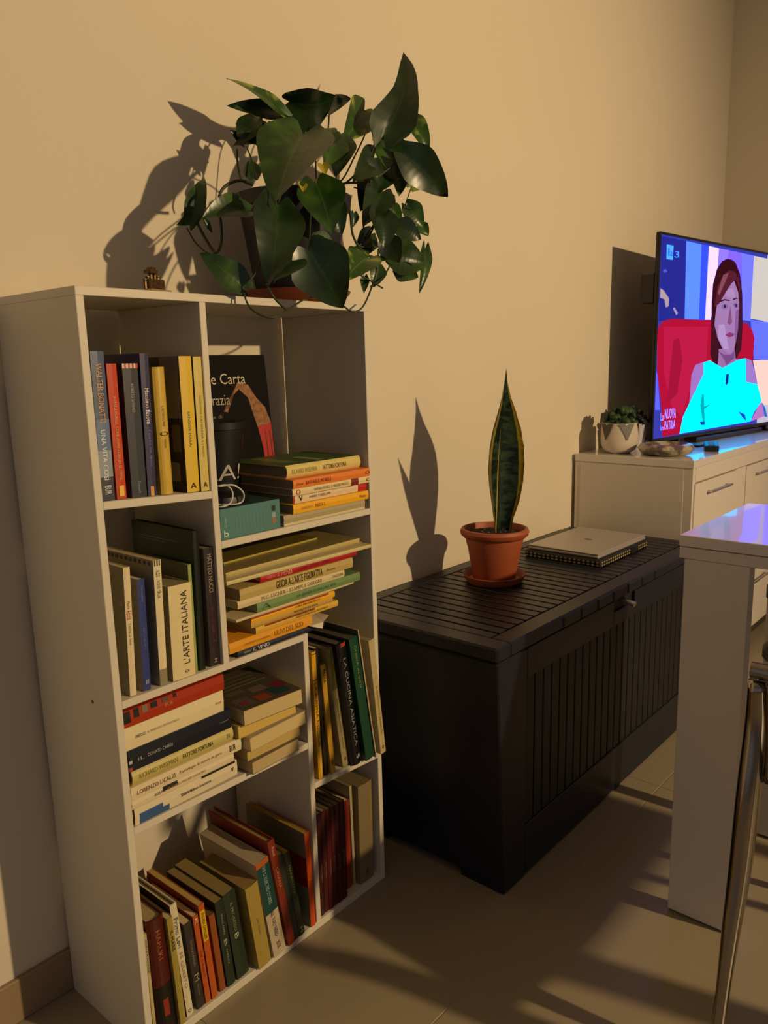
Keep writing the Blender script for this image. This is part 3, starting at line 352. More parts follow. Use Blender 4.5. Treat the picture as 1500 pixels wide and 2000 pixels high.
TV_PICTURE = {'bg': [(0.013, -0.005), (0.899, -0.013), (0.995, -0.658), (0.016, -0.668)], 'navy': [(0.013, -0.005), (0.183, -0.006), (0.197, -0.265), (0.018, -0.275)], 'blue1': [(0.183, -0.006), (0.295, -0.008), (0.304, -0.263), (0.197, -0.264)], 'blue2': [(0.295, -0.008), (0.351, -0.008), (0.35, -0.263), (0.304, -0.263)], 'white': [(0.351, -0.008), (0.431, -0.01), (0.437, -0.165), (0.394, -0.262), (0.35, -0.263)], 'lilac1': [(0.431, -0.01), (0.514, -0.01), (0.497, -0.058), (0.428, -0.094)], 'lilac2': [(0.514, -0.01), (0.616, -0.011), (0.63, -0.115), (0.497, -0.058)], 'blue3': [(0.616, -0.011), (0.732, -0.013), (0.738, -0.259), (0.66, -0.256)], 'cream1': [(0.732, -0.013), (0.9, -0.015), (0.94, -0.259), (0.737, -0.25)], 'blue4': [(0.737, -0.254), (0.941, -0.261), (0.966, -0.413), (0.792, -0.407)], 'cream2': [(0.782, -0.411), (0.966, -0.411), (0.998, -0.601), (0.892, -0.591)], 'chair': [(0.01, -0.315), (0.019, -0.289), (0.048, -0.274), (0.109, -0.265), (0.412, -0.264), (0.703, -0.268), (0.759, -0.293), (0.783, -0.323), (0.784, -0.425), (0.473, -0.618), (0.203, -0.662), (0.074, -0.665), (0.057, -0.556), (0.02, -0.441)], 'chairhi': [(0.05, -0.293), (0.379, -0.287), (0.375, -0.407), (0.261, -0.485), (0.206, -0.603), (0.128, -0.559), (0.063, -0.442)], 'lightL': [(0.013, -0.437), (0.025, -0.456), (0.049, -0.571), (0.016, -0.569)], 'hair': [(0.5, -0.041), (0.459, -0.053), (0.422, -0.083), (0.397, -0.136), (0.394, -0.199), (0.401, -0.286), (0.404, -0.387), (0.44, -0.42), (0.479, -0.433), (0.621, -0.41), (0.666, -0.367), (0.658, -0.239), (0.646, -0.156), (0.616, -0.087), (0.572, -0.049), (0.537, -0.041)], 'neck': [(0.462, -0.367), (0.469, -0.425), (0.434, -0.445), (0.532, -0.472), (0.617, -0.448), (0.672, -0.41), (0.62, -0.401), (0.605, -0.363)], 'face': [(0.486, -0.115), (0.45, -0.165), (0.431, -0.229), (0.425, -0.278), (0.456, -0.326), (0.509, -0.371), (0.569, -0.384), (0.605, -0.363), (0.629, -0.282), (0.629, -0.215), (0.611, -0.157), (0.572, -0.118), (0.532, -0.108)], 'fringe': [(0.524, -0.08), (0.474, -0.1), (0.434, -0.142), (0.415, -0.214), (0.451, -0.205), (0.501, -0.162), (0.544, -0.128), (0.58, -0.11), (0.614, -0.141), (0.632, -0.198), (0.636, -0.156), (0.609, -0.104), (0.567, -0.082)], 'facehi': [(0.46, -0.277), (0.506, -0.276), (0.511, -0.309), (0.505, -0.342), (0.557, -0.367), (0.518, -0.367), (0.461, -0.326)], 'faceshade': [(0.596, -0.224), (0.626, -0.215), (0.629, -0.282), (0.613, -0.346), (0.598, -0.308), (0.602, -0.266)], 'forehead': [(0.483, -0.163), (0.508, -0.146), (0.565, -0.143), (0.589, -0.175), (0.532, -0.177)], 'hairhi': [(0.474, -0.1), (0.52, -0.089), (0.488, -0.131), (0.451, -0.173), (0.437, -0.165)], 'hairR': [(0.622, -0.124), (0.647, -0.164), (0.666, -0.282), (0.665, -0.359), (0.629, -0.406), (0.617, -0.38), (0.632, -0.325), (0.634, -0.223)], 'hairL': [(0.399, -0.23), (0.429, -0.286), (0.456, -0.326), (0.472, -0.375), (0.469, -0.431), (0.436, -0.416), (0.407, -0.387), (0.404, -0.286)], 'neckshade': [(0.472, -0.375), (0.521, -0.388), (0.579, -0.388), (0.606, -0.371), (0.61, -0.401), (0.545, -0.426), (0.513, -0.4)], 'irisL': [(0.49, -0.207), (0.507, -0.205), (0.512, -0.215), (0.497, -0.218)], 'irisR': [(0.589, -0.2), (0.6, -0.199), (0.604, -0.209), (0.592, -0.211)], 'chairsh': [(0.123, -0.336), (0.163, -0.329), (0.195, -0.405), (0.165, -0.522), (0.095, -0.55), (0.109, -0.443)], 'eyeL': [(0.472, -0.209), (0.497, -0.201), (0.526, -0.205), (0.532, -0.216), (0.5, -0.222), (0.476, -0.219)], 'eyeR': [(0.571, -0.201), (0.592, -0.195), (0.612, -0.199), (0.612, -0.211), (0.59, -0.214)], 'browL': [(0.454, -0.193), (0.495, -0.185), (0.538, -0.187), (0.538, -0.191), (0.495, -0.19), (0.459, -0.198)], 'browR': [(0.566, -0.182), (0.594, -0.175), (0.615, -0.18), (0.595, -0.18), (0.569, -0.187)], 'nose': [(0.547, -0.209), (0.57, -0.267), (0.55, -0.277), (0.53, -0.271), (0.545, -0.263)], 'mouth': [(0.516, -0.315), (0.553, -0.304), (0.598, -0.31), (0.584, -0.319), (0.551, -0.323)], 'shL': [(0.349, -0.413), (0.289, -0.422), (0.263, -0.458), (0.26, -0.517), (0.256, -0.561), (0.311, -0.552), (0.358, -0.533)], 'shR': [(0.712, -0.402), (0.766, -0.411), (0.799, -0.452), (0.835, -0.507), (0.769, -0.502), (0.723, -0.494)], 'dress': [(0.351, -0.414), (0.402, -0.408), (0.453, -0.449), (0.531, -0.47), (0.587, -0.448), (0.651, -0.406), (0.712, -0.402), (0.726, -0.494), (0.835, -0.507), (0.862, -0.539), (0.89, -0.577), (0.819, -0.62), (0.792, -0.655), (0.195, -0.662), (0.214, -0.603), (0.256, -0.561), (0.311, -0.552), (0.362, -0.529)], 'fold1': [(0.353, -0.529), (0.367, -0.529), (0.39, -0.655), (0.369, -0.629), (0.344, -0.569)], 'fold2': [(0.669, -0.607), (0.734, -0.624), (0.754, -0.652), (0.709, -0.632)], 'fold3': [(0.346, -0.629), (0.387, -0.63), (0.384, -0.642), (0.357, -0.642)], 'fold4': [(0.372, -0.575), (0.421, -0.569), (0.417, -0.572), (0.377, -0.583)], 'mic': [(0.544, -0.46), (0.567, -0.459), (0.565, -0.494), (0.55, -0.502), (0.539, -0.496)], 'arm': [(0.859, -0.594), (0.891, -0.582), (0.934, -0.64), (0.792, -0.655)], 'armb': [(0.891, -0.582), (0.929, -0.607), (0.958, -0.646), (0.929, -0.644)], 'spk1': [(0.016, -0.17), (0.039, -0.176), (0.076, -0.2), (0.074, -0.226), (0.056, -0.23), (0.046, -0.205), (0.015, -0.199)], 'spk2': [(0.106, -0.232), (0.117, -0.228), (0.143, -0.246), (0.131, -0.254)], 'spk3': [(0.026, -0.112), (0.045, -0.107), (0.057, -0.114), (0.035, -0.12)], 'logo': [(0.045, -0.029), (0.091, -0.029), (0.091, -0.075), (0.047, -0.075)]}
TV_TEXT = {'rai': (0.054, -0.064, 0.088, -0.041), '3': (0.098, -0.066, 0.131, -0.045), 'la': (0.05, -0.607, 0.071, -0.581), 'nuova': (0.079, -0.603, 0.157, -0.568), 'in': (0.052, -0.641, 0.072, -0.624), 'patria': (0.08, -0.64, 0.157, -0.61)}

# ---------------------------------------------------------------- the room
WY = 0.242           # the long wall
M_WALL = mat('plaster_wall', '#d9cfb9', 0.9, spec=0.2, noise=(1.3, 0.9, '#d3c8b0'), bump=0.25, bscale=90)
M_TILE = mat('floor_tile', '#94886f', 0.40, noise=(2.2, 0.8, '#897d65'), bump=0.05, bscale=40)
M_GROUT = mat('grout', '#9a8e78', 0.9)
M_BASE = mat('baseboard_tile', '#8f7a5c', 0.5)
M_LAM = mat('white_laminate', '#d3ccb9', 0.5, noise=(3, 0.8, '#cdc5b1'), bump=0.04, bscale=400)
M_LAM2 = mat('white_furniture', '#d2cac0', 0.38)
M_GLOSS = mat('glossy_white_top', '#d6d0ca', 0.24, coat=0.6)
struct(box_obj('wall_back', (-2.2, 3.3, WY, WY+0.12, 0, 2.75), M_WALL))
struct(box_obj('wall_right', (3.20, 3.32, -4.4, WY, 0, 2.75), M_WALL))
struct(box_obj('ceiling', (-2.2, 3.32, -4.4, WY+0.12, 2.75, 2.85), mat('ceiling_paint', '#dcd4c2', 0.95)))
struct(box_obj('baseboard_back', (-2.2, 3.20, WY-0.010, WY, 0.0, 0.078), M_BASE, bev=0.002))
struct(box_obj('baseboard_right', (3.19, 3.20, -4.4, WY-0.010, 0.0, 0.078), M_BASE, bev=0.002))
fl = struct(box_obj('floor', (-2.4, 3.4, -4.4, WY+0.12, -0.05, -0.0012), M_GROUT))
bm = bmesh.new(); bx(bm, 0.0012, 1.1988, 0.0012, 0.5988, -0.02, 0.0, bev=0.0006)
tile0 = None
for j in range(8):
    for i in range(-2, 3):
        x = 0.1+1.2*i; y = -0.305+0.6-0.6*j
        if tile0 is None:
            tile0 = new_obj('floor_tile', bm, M_TILE, fl); o = tile0
        else:
            o = tile0.copy(); COL.objects.link(o); o.parent = fl
        o.location = (x, y, 0)

# ---------------------------------------------------------------- the bookcase
PH, LEAN, SIDE = 0.007768, 0.002242, -0.007047
cph, sph = math.cos(PH), math.sin(PH)
def S(co):
    x, y, z = co; y = y+LEAN*z; x = x+SIDE*z
    return Vector((cph*x-sph*y, sph*x+cph*y, z))
W_, H_, D_, T_ = 0.5810, 1.1850, 0.2240, 0.0119
d1, d2 = 0.1975, 0.3765
zA, zB, zC, zD, zE, bb = 0.8956, 0.5998, 0.8028, 0.3973, 0.3040, 0.0151
sA, sD, sE = -0.0095, -0.0069, -0.0118
bc = thing('bookcase', 'tall white open bookcase with staggered compartments full of books', 'bookcase', (0.29, 0.11, 0))
bci = Matrix.Translation((-0.29, -0.11, 0))
def bpart(name, d, slope=0.0, m=M_LAM):
    bm = bmesh.new()
    vs = bx(bm, *d)
    if slope:
        for v in vs:
            v.co.z += slope*(v.co.x-d[0])/(d[1]-d[0])
    es = list(bm.edges); bmesh.ops.bevel(bm, geom=es, offset=0.0007, segments=1, profile=0.5, affect='EDGES')
    for v in bm.verts: v.co = S(v.co)
    bmesh.ops.transform(bm, matrix=bci, verts=bm.verts)
    return new_obj(name, bm, m, bc)
bpart('side_panel', (0, T_, 0, D_+0.0065, 0, H_-T_)); bpart('side_panel', (W_-T_, W_, 0, D_, 0, H_-T_))
bpart('top_board', (0, W_, 0, D_, H_-T_, H_)); bpart('bottom_board', (T_, W_-T_, 0, D_, 0.0, bb))
bpart('shelf_board', (T_, d1, 0, D_, zA-T_, zA), sA)
bpart('shelf_board', (T_, d2+T_, 0, D_, zB-T_, zB))
bpart('shelf_board', (d1+T_, W_-T_, 0, D_, zC-T_, zC))
bpart('shelf_board', (T_, d2, 0, D_, zD-T_, zD), sD)
bpart('shelf_board', (d2+T_, W_-T_, 0, D_, zE-T_, zE), sE)
bpart('divider', (d1, d1+T_, 0, D_, zB, H_-T_))
bpart('divider', (d2, d2+T_, 0, D_, bb, zB-T_))
bm = bmesh.new(); bx(bm, -0.0006, 0.0004, 0.060, 0.0645, 0.5855, 0.590)
for v in bm.verts: v.co = bci @ S(v.co)
new_obj('screw_hole', bm, cmat('#2a1c10'), bc)

# ---------------------------------------------------------------- books
def make_book(rec):
    kind = rec[0]
    if kind == 'S': _, key, x, y, z, t, h, dep, lean, col, pg, hard, text, dec, label, grp = rec
    else: _, key, x, y, z, t, h, dep, yaw, col, pg, hard, text, dec, label, grp = rec
    loc = S((x, y, z))
    if kind == 'S':
        rot = (0, lean, PH); mp = lambda a, b, c: Vector((a, b, c))
    else:
        rot = (0, 0, PH+yaw); mp = lambda a, b, c: Vector((c, b, a))
        if yaw > 0: loc = loc + Vector((h*math.sin(yaw)*0.0, 0, 0))
    rev = key[0] == 'r' and key in ('r1', 'r2', 'r3', 'r4', 'r5')
    root = thing('book', label, 'book', loc, rot, grp)
    ct = min(0.0022 if hard else 0.0007, t*0.2)
    ov = min(0.003, t*0.4) if hard else 0.0
    bulge = min(t*0.22, 0.005) if hard == 2 else min(0.0012, t*0.08)
    # cover: a folded U of front board, spine and back board
    n = 6 if hard == 2 else 2
    outer = [(0, dep)] + [(t*i/n, bulge-bulge*math.sin(math.pi*i/n)**0.7 if 0 < i < n else bulge) for i in range(n+1)] + [(t, dep)]
    inner = [(ct, dep)] + [(ct+(t-2*ct)*i/n, bulge+ct-bulge*math.sin(math.pi*i/n)**0.7 if 0 < i < n else bulge+ct) for i in range(n+1)] + [(t-ct, dep)]
    bm = bmesh.new()
    def flip(b): return dep-b if rev else b
    O = [[bm.verts.new(mp(a, flip(b), c)) for a, b in outer] for c in (0, h)]
    I = [[bm.verts.new(mp(a, flip(b), c)) for a, b in inner] for c in (0, h)]
    m_ = len(outer)
    for i in range(m_-1):
        bm.faces.new((O[0][i], O[0][i+1], O[1][i+1], O[1][i])); bm.faces.new((I[0][i+1], I[0][i], I[1][i], I[1][i+1]))
        for k in (0, 1): bm.faces.new((O[k][i], O[k][i+1], I[k][i+1], I[k][i]))
    for i in (0, m_-1): bm.faces.new((O[0][i], O[1][i], I[1][i], I[0][i]))
    new_obj('cover', bm, mat('cover_'+col.strip('#')+('h' if hard else ''), col, 0.38 if hard else 0.5, noise=(35, 0.9, col)), root)
    bm = bmesh.new()
    a0, a1 = ct+0.0001, t-ct-0.0001; b0, b1 = bulge+ct+0.0002, dep-ov-0.0004; c0, c1 = ov+0.0004, h-ov-0.0004
    # page block in a few fanned leaves so the edges read as pages
    k = 1 if t < 0.008 else 3
    for q in range(k):
        aa = a0+(a1-a0)*q/k; ab = a0+(a1-a0)*(q+1)/k
        j = 0.0003*((q*7) % 3)
        P = [mp(a, flip(b), c) for c in (c0, c1-j) for b in (b0, b1-j) for a in (aa, ab)]
        vs = [bm.verts.new(p) for p in P]
        for f in ((0, 2, 3, 1), (4, 5, 7, 6), (0, 1, 5, 4), (2, 6, 7, 3), (0, 4, 6, 2), (1, 3, 7, 5)): bm.faces.new([vs[i] for i in f])
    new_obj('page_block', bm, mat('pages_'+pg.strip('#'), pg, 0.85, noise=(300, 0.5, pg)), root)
    def spine_b(a):
        i = max(0, min(n-1e-6, a/t*n)); k_ = int(i); f = i-k_
        g = lambda j: bulge-bulge*math.sin(math.pi*j/n)**0.7 if 0 < j < n else bulge
        return g(k_)*(1-f)+g(k_+1)*f
    eps = 0.0003
    for di, dd in enumerate(dec):
        side, u0, u1, v0, v1, c_ = dd
        bm = bmesh.new()
        e = eps*(1+0.4*di)
        e = min(e, 0.0012)
        if side == 's':
            if kind == 'S': u0, u1 = (u0, u1)
            N = 6
            for q in range(N):
                va, vb = v0+(v1-v0)*q/N, v0+(v1-v0)*(q+1)/N
                poly(bm, [mp(va*t, spine_b(va*t)-e, h*u0), mp(vb*t, spine_b(vb*t)-e, h*u0), mp(vb*t, spine_b(vb*t)-e, h*u1), mp(va*t, spine_b(va*t)-e, h*u1)])
            nm = 'spine_print'
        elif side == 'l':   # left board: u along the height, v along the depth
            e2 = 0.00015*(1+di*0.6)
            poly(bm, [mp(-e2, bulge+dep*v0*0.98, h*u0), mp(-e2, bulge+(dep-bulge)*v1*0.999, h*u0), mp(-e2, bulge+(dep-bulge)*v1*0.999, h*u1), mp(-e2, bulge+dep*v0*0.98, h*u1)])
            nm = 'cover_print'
        else:               # top board of a lying book
            e2 = 0.00012*(1+di*0.5)
            poly(bm, [mp(t+e2, bulge+(dep-bulge)*v0, h*u0), mp(t+e2, bulge+(dep-bulge)*v0, h*u1), mp(t+e2, bulge+(dep-bulge)*v1, h*u1), mp(t+e2, bulge+(dep-bulge)*v1, h*u0)])
            nm = 'cover_print'
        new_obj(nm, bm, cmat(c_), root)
    for tx in text:
        s, f0, f1, hh, c_ = tx[:5]; d_ = tx[5] if len(tx) > 5 else 'down'
        b = -eps*3-0.0006
        if kind == 'L':
            fm = lambda u, v: Vector((h*(f0+(f1-f0)*u), spine_b(t*(0.5-hh/2+hh*v))-0.0009, t*(0.5-hh/2+hh*v)))
        elif d_ == 'down':
            fm = lambda u, v: Vector((t*(0.5-hh/2+hh*v), spine_b(t*(0.5-hh/2+hh*v))-0.0009, h*(1-f0-(f1-f0)*u)))
        elif d_ == 'up':
            fm = lambda u, v: Vector((t*(0.5+hh/2-hh*v)+t*0.12, spine_b(t*0.5)-0.0009, h*(f0+(f1-f0)*u)))
        else:
            fm = lambda u, v: Vector((t*(0.5-hh/2+hh*u), spine_b(t*(0.5))-0.0009, h*(1-f1+(f1-f0)*v)))
        text_obj(s, 'title_lettering', fm, c_, root)
    return root
for rec in BOOKS: make_book(rec)

# tall art book leaning on the wall side of the top middle compartment
t = thing('book', 'large black art catalogue with a red cloth picture, standing behind the teal box', 'book', S((0.2485, 0.172, zC+0.0018)), (math.radians(-5.5), 0, PH), 'books in the top middle compartment')
bw, bh, bt = 0.245, 0.296, 0.012
box_obj('cover', (0, bw, 0, 0.0016, 0, bh), mat('cover_black', '#0b0908', 0.7, spec=0.15), t, bev=0.0004)
box_obj('back_cover', (0, bw, bt-0.0016, bt, 0, bh), MATS['cover_black'], t)
box_obj('page_block', (0.003, bw-0.003, 0.0017, bt-0.0017, 0.002, bh-0.002), mat('pages_cbb98c', '#cbb98c', 0.85), t)
def ct(s, x0, x1, z0, z1, c): text_obj(s, 'cover_lettering', lambda u, v: Vector((x0+(x1-x0)*u, -0.0006, z0+(z1-z0)*v)), c, t)
ct('Giuseppe Carta', 0.020, 0.190, 0.236, 0.262, '#c9bda4')
ct('Stati di Grazia', 0.020, 0.148, 0.204, 0.224, '#a89878')
ct('presentazione di', 0.03, 0.125, 0.178, 0.186, '#6a604c')
ct('Vittorio Sgarbi', 0.02, 0.130, 0.153, 0.167, '#b8ac90')
ct('Giovanni Bertolini', 0.01, 0.146, 0.108, 0.121, '#b8ac90')
bm = bmesh.new(); bm2 = bmesh.new(); bm3 = bmesh.new()
e = -0.0004
poly(bm, [(x, e, z) for x, z in ((0.243, 0.165), (0.225, 0.168), (0.208, 0.160), (0.216, 0.12), (0.222, 0.05), (0.220, 0.0), (0.244, 0.0))])
poly(bm2, [(x, e*1.4, z) for x, z in ((0.130, 0.192), (0.140, 0.190), (0.150, 0.215), (0.170, 0.245), (0.195, 0.240), (0.212, 0.215), (0.232, 0.195), (0.243, 0.165), (0.208, 0.158), (0.200, 0.185), (0.192, 0.215), (0.172, 0.232), (0.158, 0.222), (0.146, 0.200))])
for a in (0.225, 0.236): poly(bm3, [(x, e*1.6, z) for x, z in ((a, 0.15), (a+0.002, 0.15), (a+0.006, 0.05), (a+0.004, 0.02), (a+0.002, 0.06))])
new_obj('cover_picture', bm, cmat('#b0180e'), t); new_obj('cover_picture', bm2, mat('straw_picture', '#6a3c14', 0.5, noise=(120, 0.4, '#a8703a')), t); new_obj('cover_picture', bm3, cmat('#5a0c08'), t)

# teal box
t = thing('box', 'teal cardboard device box with small printed text on its front, on the top middle shelf', 'box', S((0.2125, 0.004, zC+0.0005)), (0, 0, PH))
bwid = 0.128
box_obj('carton', (0, bwid, 0, 0.135, 0, 0.050), mat('teal_card', '#4d7f7c', 0.5, noise=(20, 0.9, '#487874')), t, bev=0.0008)
box_obj('lid_print', (0.001, bwid-0.001, 0.001, 0.134, 0.0499, 0.0503), cmat('#27403f'), t)
for i in range(9):
    x = 0.030+i*0.0075
    text_obj('wireless router cable guide', 'small_print', lambda u, v: Vector((x+0.003*(1-v), -0.0005, 0.010+0.030*u*(0.75+0.25*((i*5) % 3)/2))), '#6fa09c', t)
text_obj('b', 'logo_mark', lambda u, v: Vector((0.006+0.009*u, -0.0005, 0.004+0.011*v)), '#c8d8d0', t)
text_obj('tp-link', 'small_print', lambda u, v: Vector((0.009+0.003*(1-v), -0.0005, 0.019+0.016*u)), '#a8c4bc', t)
for k, (z0, c_) in enumerate(((0.032, '#20302c'), (0.020, '#8aa49c'), (0.010, '#a06a4a'))):
    box_obj('printed_icon', (0.109, 0.117, -0.0005, 0.0002, z0, z0+0.009), cmat(c_), t)
# black tapered lamp-like container on the box
t = thing('container', 'black tapered container with thin white line lettering, standing on the teal box', 'container', S((0.2605, 0.062, zC+0.0512)), (0, 0, PH))
MB = mat('black_matt', '#0b0b0c', 0.45)
bm = bmesh.new(); lathe(bm, [(0, 0.0), (0.045, 0.0), (0.0475, 0.004), (0.046, 0.013), (0.034, 0.020), (0.030, 0.022)], 40); new_obj('foot', bm, MB, t, smooth=True)
bm = bmesh.new(); lathe(bm, [(0.030, 0.020), (0.0315, 0.03), (0.0435, 0.122), (0.047, 0.123), (0.0475, 0.134), (0.045, 0.1345), (0.043, 0.13), (0.03, 0.03), (0, 0.03)], 40); new_obj('body', bm, MB, t, smooth=True)
def cyl(u, v, z0, z1, a0, a1, r0=0.0325, r1=0.0435):
    z = z0+(z1-z0)*v; r = r0+(r1-r0)*(z-0.03)/0.092+0.0006; a = a0+(a1-a0)*u
    return Vector((r*math.sin(a), -r*math.cos(a), z))
text_obj('LA!', 'line_lettering', lambda u, v: cyl(u, v, 0.040, 0.066, -1.3, 0.55), '#b8b4a8', t)
bm = bmesh.new()
for i in range(14):
    a = 0.62+0.03*i if i < 7 else 0.62+0.03*(13-i)
poly(bm, [cyl(0, 0, z, z, a, a) for z, a in ((0.118, 0.75), (0.112, 0.95), (0.095, 1.0), (0.085, 0.9), (0.090, 0.75), (0.104, 0.70))])
new_obj('red_mark', bm, cmat('#8a2430'), t)
# cable
t = thing('cable', 'thin white cable looped in front of the black container on the teal box', 'cable', S((0.235, 0.02, zC+0.052)))
bm = bmesh.new()
tube(bm, [(-0.020, -0.004, 0.034), (-0.004, -0.014, 0.036), (0.006, -0.016, 0.022), (0.0, -0.016, 0.006), (-0.016, -0.012, 0.0022), (-0.018, 0.004, 0.003)], 0.0014)
tube(bm, [(-0.018, -0.012, 0.036), (0.006, -0.020, 0.035), (0.026, -0.018, 0.020), (0.026, -0.014, 0.005), (0.010, -0.010, 0.0022), (-0.01, 0.01, 0.003)], 0.0014)
new_obj('wire', bm, mat('white_plastic', '#c9c6bc', 0.4), t, smooth='all')
# loose paper sheet between the pile and the divider
t = thing('paper_sheet', 'folded white slip of paper poking out above the dark blue book', 'paper', S((0.392, -0.003, 0.6125)), (0, 0, PH))
bm = bmesh.new()
P = [(0, 0, 0.0), (0.03, -0.004, 0.001), (0.05, 0.0, 0.008), (0.046, 0.05, 0.0085), (0.0, 0.05, 0.001), (0.026, -0.006, -0.010)]
poly(bm, [P[0], P[1], P[2], P[3], P[4]]); poly(bm, [P[0], P[5], P[1]])
new_obj('sheet', bm, mat('paper', '#d0c6ac', 0.8), t)
# ---------------------------------------------------------------- small metal model on top of the bookcase
t = thing('metal_model', 'tiny dark brass model building with columns, on the left of the bookcase top', 'ornament', S((0.163, 0.06, H_)), (0, 0, 0.25))
MBR = mat('aged_brass', '#6a5230', 0.42, metal=0.7, noise=(200, 0.5, '#3a2a16'))
bm = bmesh.new()
for x in (-0.018, -0.006, 0.004, 0.014, 0.022): bx(bm, x, x+0.004, -0.010, 0.010, 0, 0.005)
new_obj('foot', bm, MBR, t)
box_obj('base', (-0.020, 0.024, -0.012, 0.012, 0.005, 0.008), mat('worn_brass', '#b8a070', 0.4, metal=0.7), t, bev=0.0005)
for k, (x, z) in enumerate(((-0.020, 0.022), (-0.014, 0.026), (-0.007, 0.031), (0.001, 0.031), (0.008, 0.028), (0.014, 0.024))):
    bm = bmesh.new(); lathe(bm, [(0, 0.008), (0.0032, 0.008), (0.0030, z-0.002), (0.0038, z-0.001), (0.0038, z), (0, z)], 8, c=(x, 0, 0)); new_obj('column', bm, MBR, t)
bm = bmesh.new(); bx(bm, -0.014, 0.001, -0.007, 0.007, 0.031, 0.036); bx(bm, -0.009, 0.0, -0.005, 0.005, 0.036, 0.040); new_obj('tower', bm, MBR, t)
bm = bmesh.new(); bx(bm, -0.018, 0.016, -0.006, 0.006, 0.009, 0.023); new_obj('wall', bm, MBR, t)

# ---------------------------------------------------------------- trailing pothos
PX, PY = 0.486, 0.108
t = thing('pothos_plant', 'large trailing heart-leaved plant in a dark grey pot on top of the bookcase', 'plant', (PX, PY, H_+0.0005))
MT = mat('terracotta_plastic', '#7a3418', 0.5, noise=(30, 0.8, '#6f2e15'))
bm = bmesh.new(); lathe(bm, [(0, 0), (0.078, 0), (0.098, 0.018), (0.1015, 0.024), (0.098, 0.025), (0.094, 0.019), (0.076, 0.004), (0, 0.004)], 48); new_obj('saucer', bm, MT, t, smooth=True)
bm = bmesh.new(); lathe(bm, [(0, 0.0045), (0.066, 0.0045), (0.070, 0.01), (0.096, 0.165), (0.105, 0.167), (0.107, 0.190), (0.103, 0.192), (0.099, 0.186), (0.095, 0.17), (0, 0.17)], 48); new_obj('pot', bm, mat('dark_grey_pot', '#1c1b22', 0.5), t, smooth=True)
bm = bmesh.new(); lathe(bm, [(0, 0.172), (0.04, 0.178), (0.08, 0.174), (0.0965, 0.171)], 24); new_obj('soil', bm, mat('soil', '#1c120a', 0.95, bump=0.8, bscale=150), t, smooth=True)
def leaf_mat(name, c1, c2, rib, sc=26, thr=(0.52, 0.66)):
    m = bpy.data.materials.new(name); m.use_nodes = True; nt = m.node_tree; b = nt.nodes['Principled BSDF']
    uv = nt.nodes.new('ShaderNodeUVMap'); tc = nt.nodes.new('ShaderNodeTexCoord')
    n = nt.nodes.new('ShaderNodeTexNoise'); n.inputs['Scale'].default_value = sc; nt.links.new(tc.outputs['Object'], n.inputs['Vector'])
    r = nt.nodes.new('ShaderNodeValToRGB'); r.color_ramp.elements[0].position = thr[0]; r.color_ramp.elements[1].position = thr[1]
    r.color_ramp.elements[0].color = hexc(c1); r.color_ramp.elements[1].color = hexc(c2); nt.links.new(n.outputs['Fac'], r.inputs['Fac'])
    sx = nt.nodes.new('ShaderNodeSeparateXYZ'); nt.links.new(uv.outputs['UV'], sx.inputs[0])
    a = nt.nodes.new('ShaderNodeMath'); a.operation = 'SUBTRACT'; a.inputs[1].default_value = 0.5; nt.links.new(sx.outputs['X'], a.inputs[0])
    ab = nt.nodes.new('ShaderNodeMath'); ab.operation = 'ABSOLUTE'; nt.links.new(a.outputs[0], ab.inputs[0])
    mr = nt.nodes.new('ShaderNodeMapRange'); mr.inputs['From Min'].default_value = 0.012; mr.inputs['From Max'].default_value = 0.035; mr.inputs['To Min'].default_value = 0.35; mr.inputs['To Max'].default_value = 0.0
    nt.links.new(ab.outputs[0], mr.inputs['Value'])
    mx = nt.nodes.new('ShaderNodeMix'); mx.data_type = 'RGBA'; nt.links.new(mr.outputs[0], mx.inputs['Factor']); nt.links.new(r.outputs['Color'], mx.inputs[6]); mx.inputs[7].default_value = hexc(rib)
    nt.links.new(mx.outputs[2], b.inputs['Base Color']); b.inputs['Roughness'].default_value = 0.33
    b.inputs['Specular IOR Level'].default_value = 0.5
    w_ = nt.nodes.new('ShaderNodeTexWave'); w_.inputs['Scale'].default_value = 3.0; w_.bands_direction = 'Y'; w_.inputs['Distortion'].default_value = 1.5; nt.links.new(uv.outputs['UV'], w_.inputs['Vector'])
    bp = nt.nodes.new('ShaderNodeBump'); bp.inputs['Strength'].default_value = 0.05; bp.inputs['Distance'].default_value = 0.002; nt.links.new(w_.outputs['Fac'], bp.inputs['Height']); nt.links.new(bp.outputs['Normal'], b.inputs['Normal'])
    return m
LM = [leaf_mat('leaf_dark', '#16290f', '#203a14', '#2c4a20', thr=(0.4, 0.7)), leaf_mat('leaf_mid', '#1f3a12', '#3a5a1c', '#44642a', thr=(0.45, 0.7)),
      leaf_mat('leaf_bright', '#2a4a16', '#8a9a34', '#6a8438', thr=(0.55, 0.66)), leaf_mat('leaf_yellow', '#a89a18', '#b8a828', '#c8b840')]
REF = Vector((-0.55, -0.80, 0.12)).normalized()
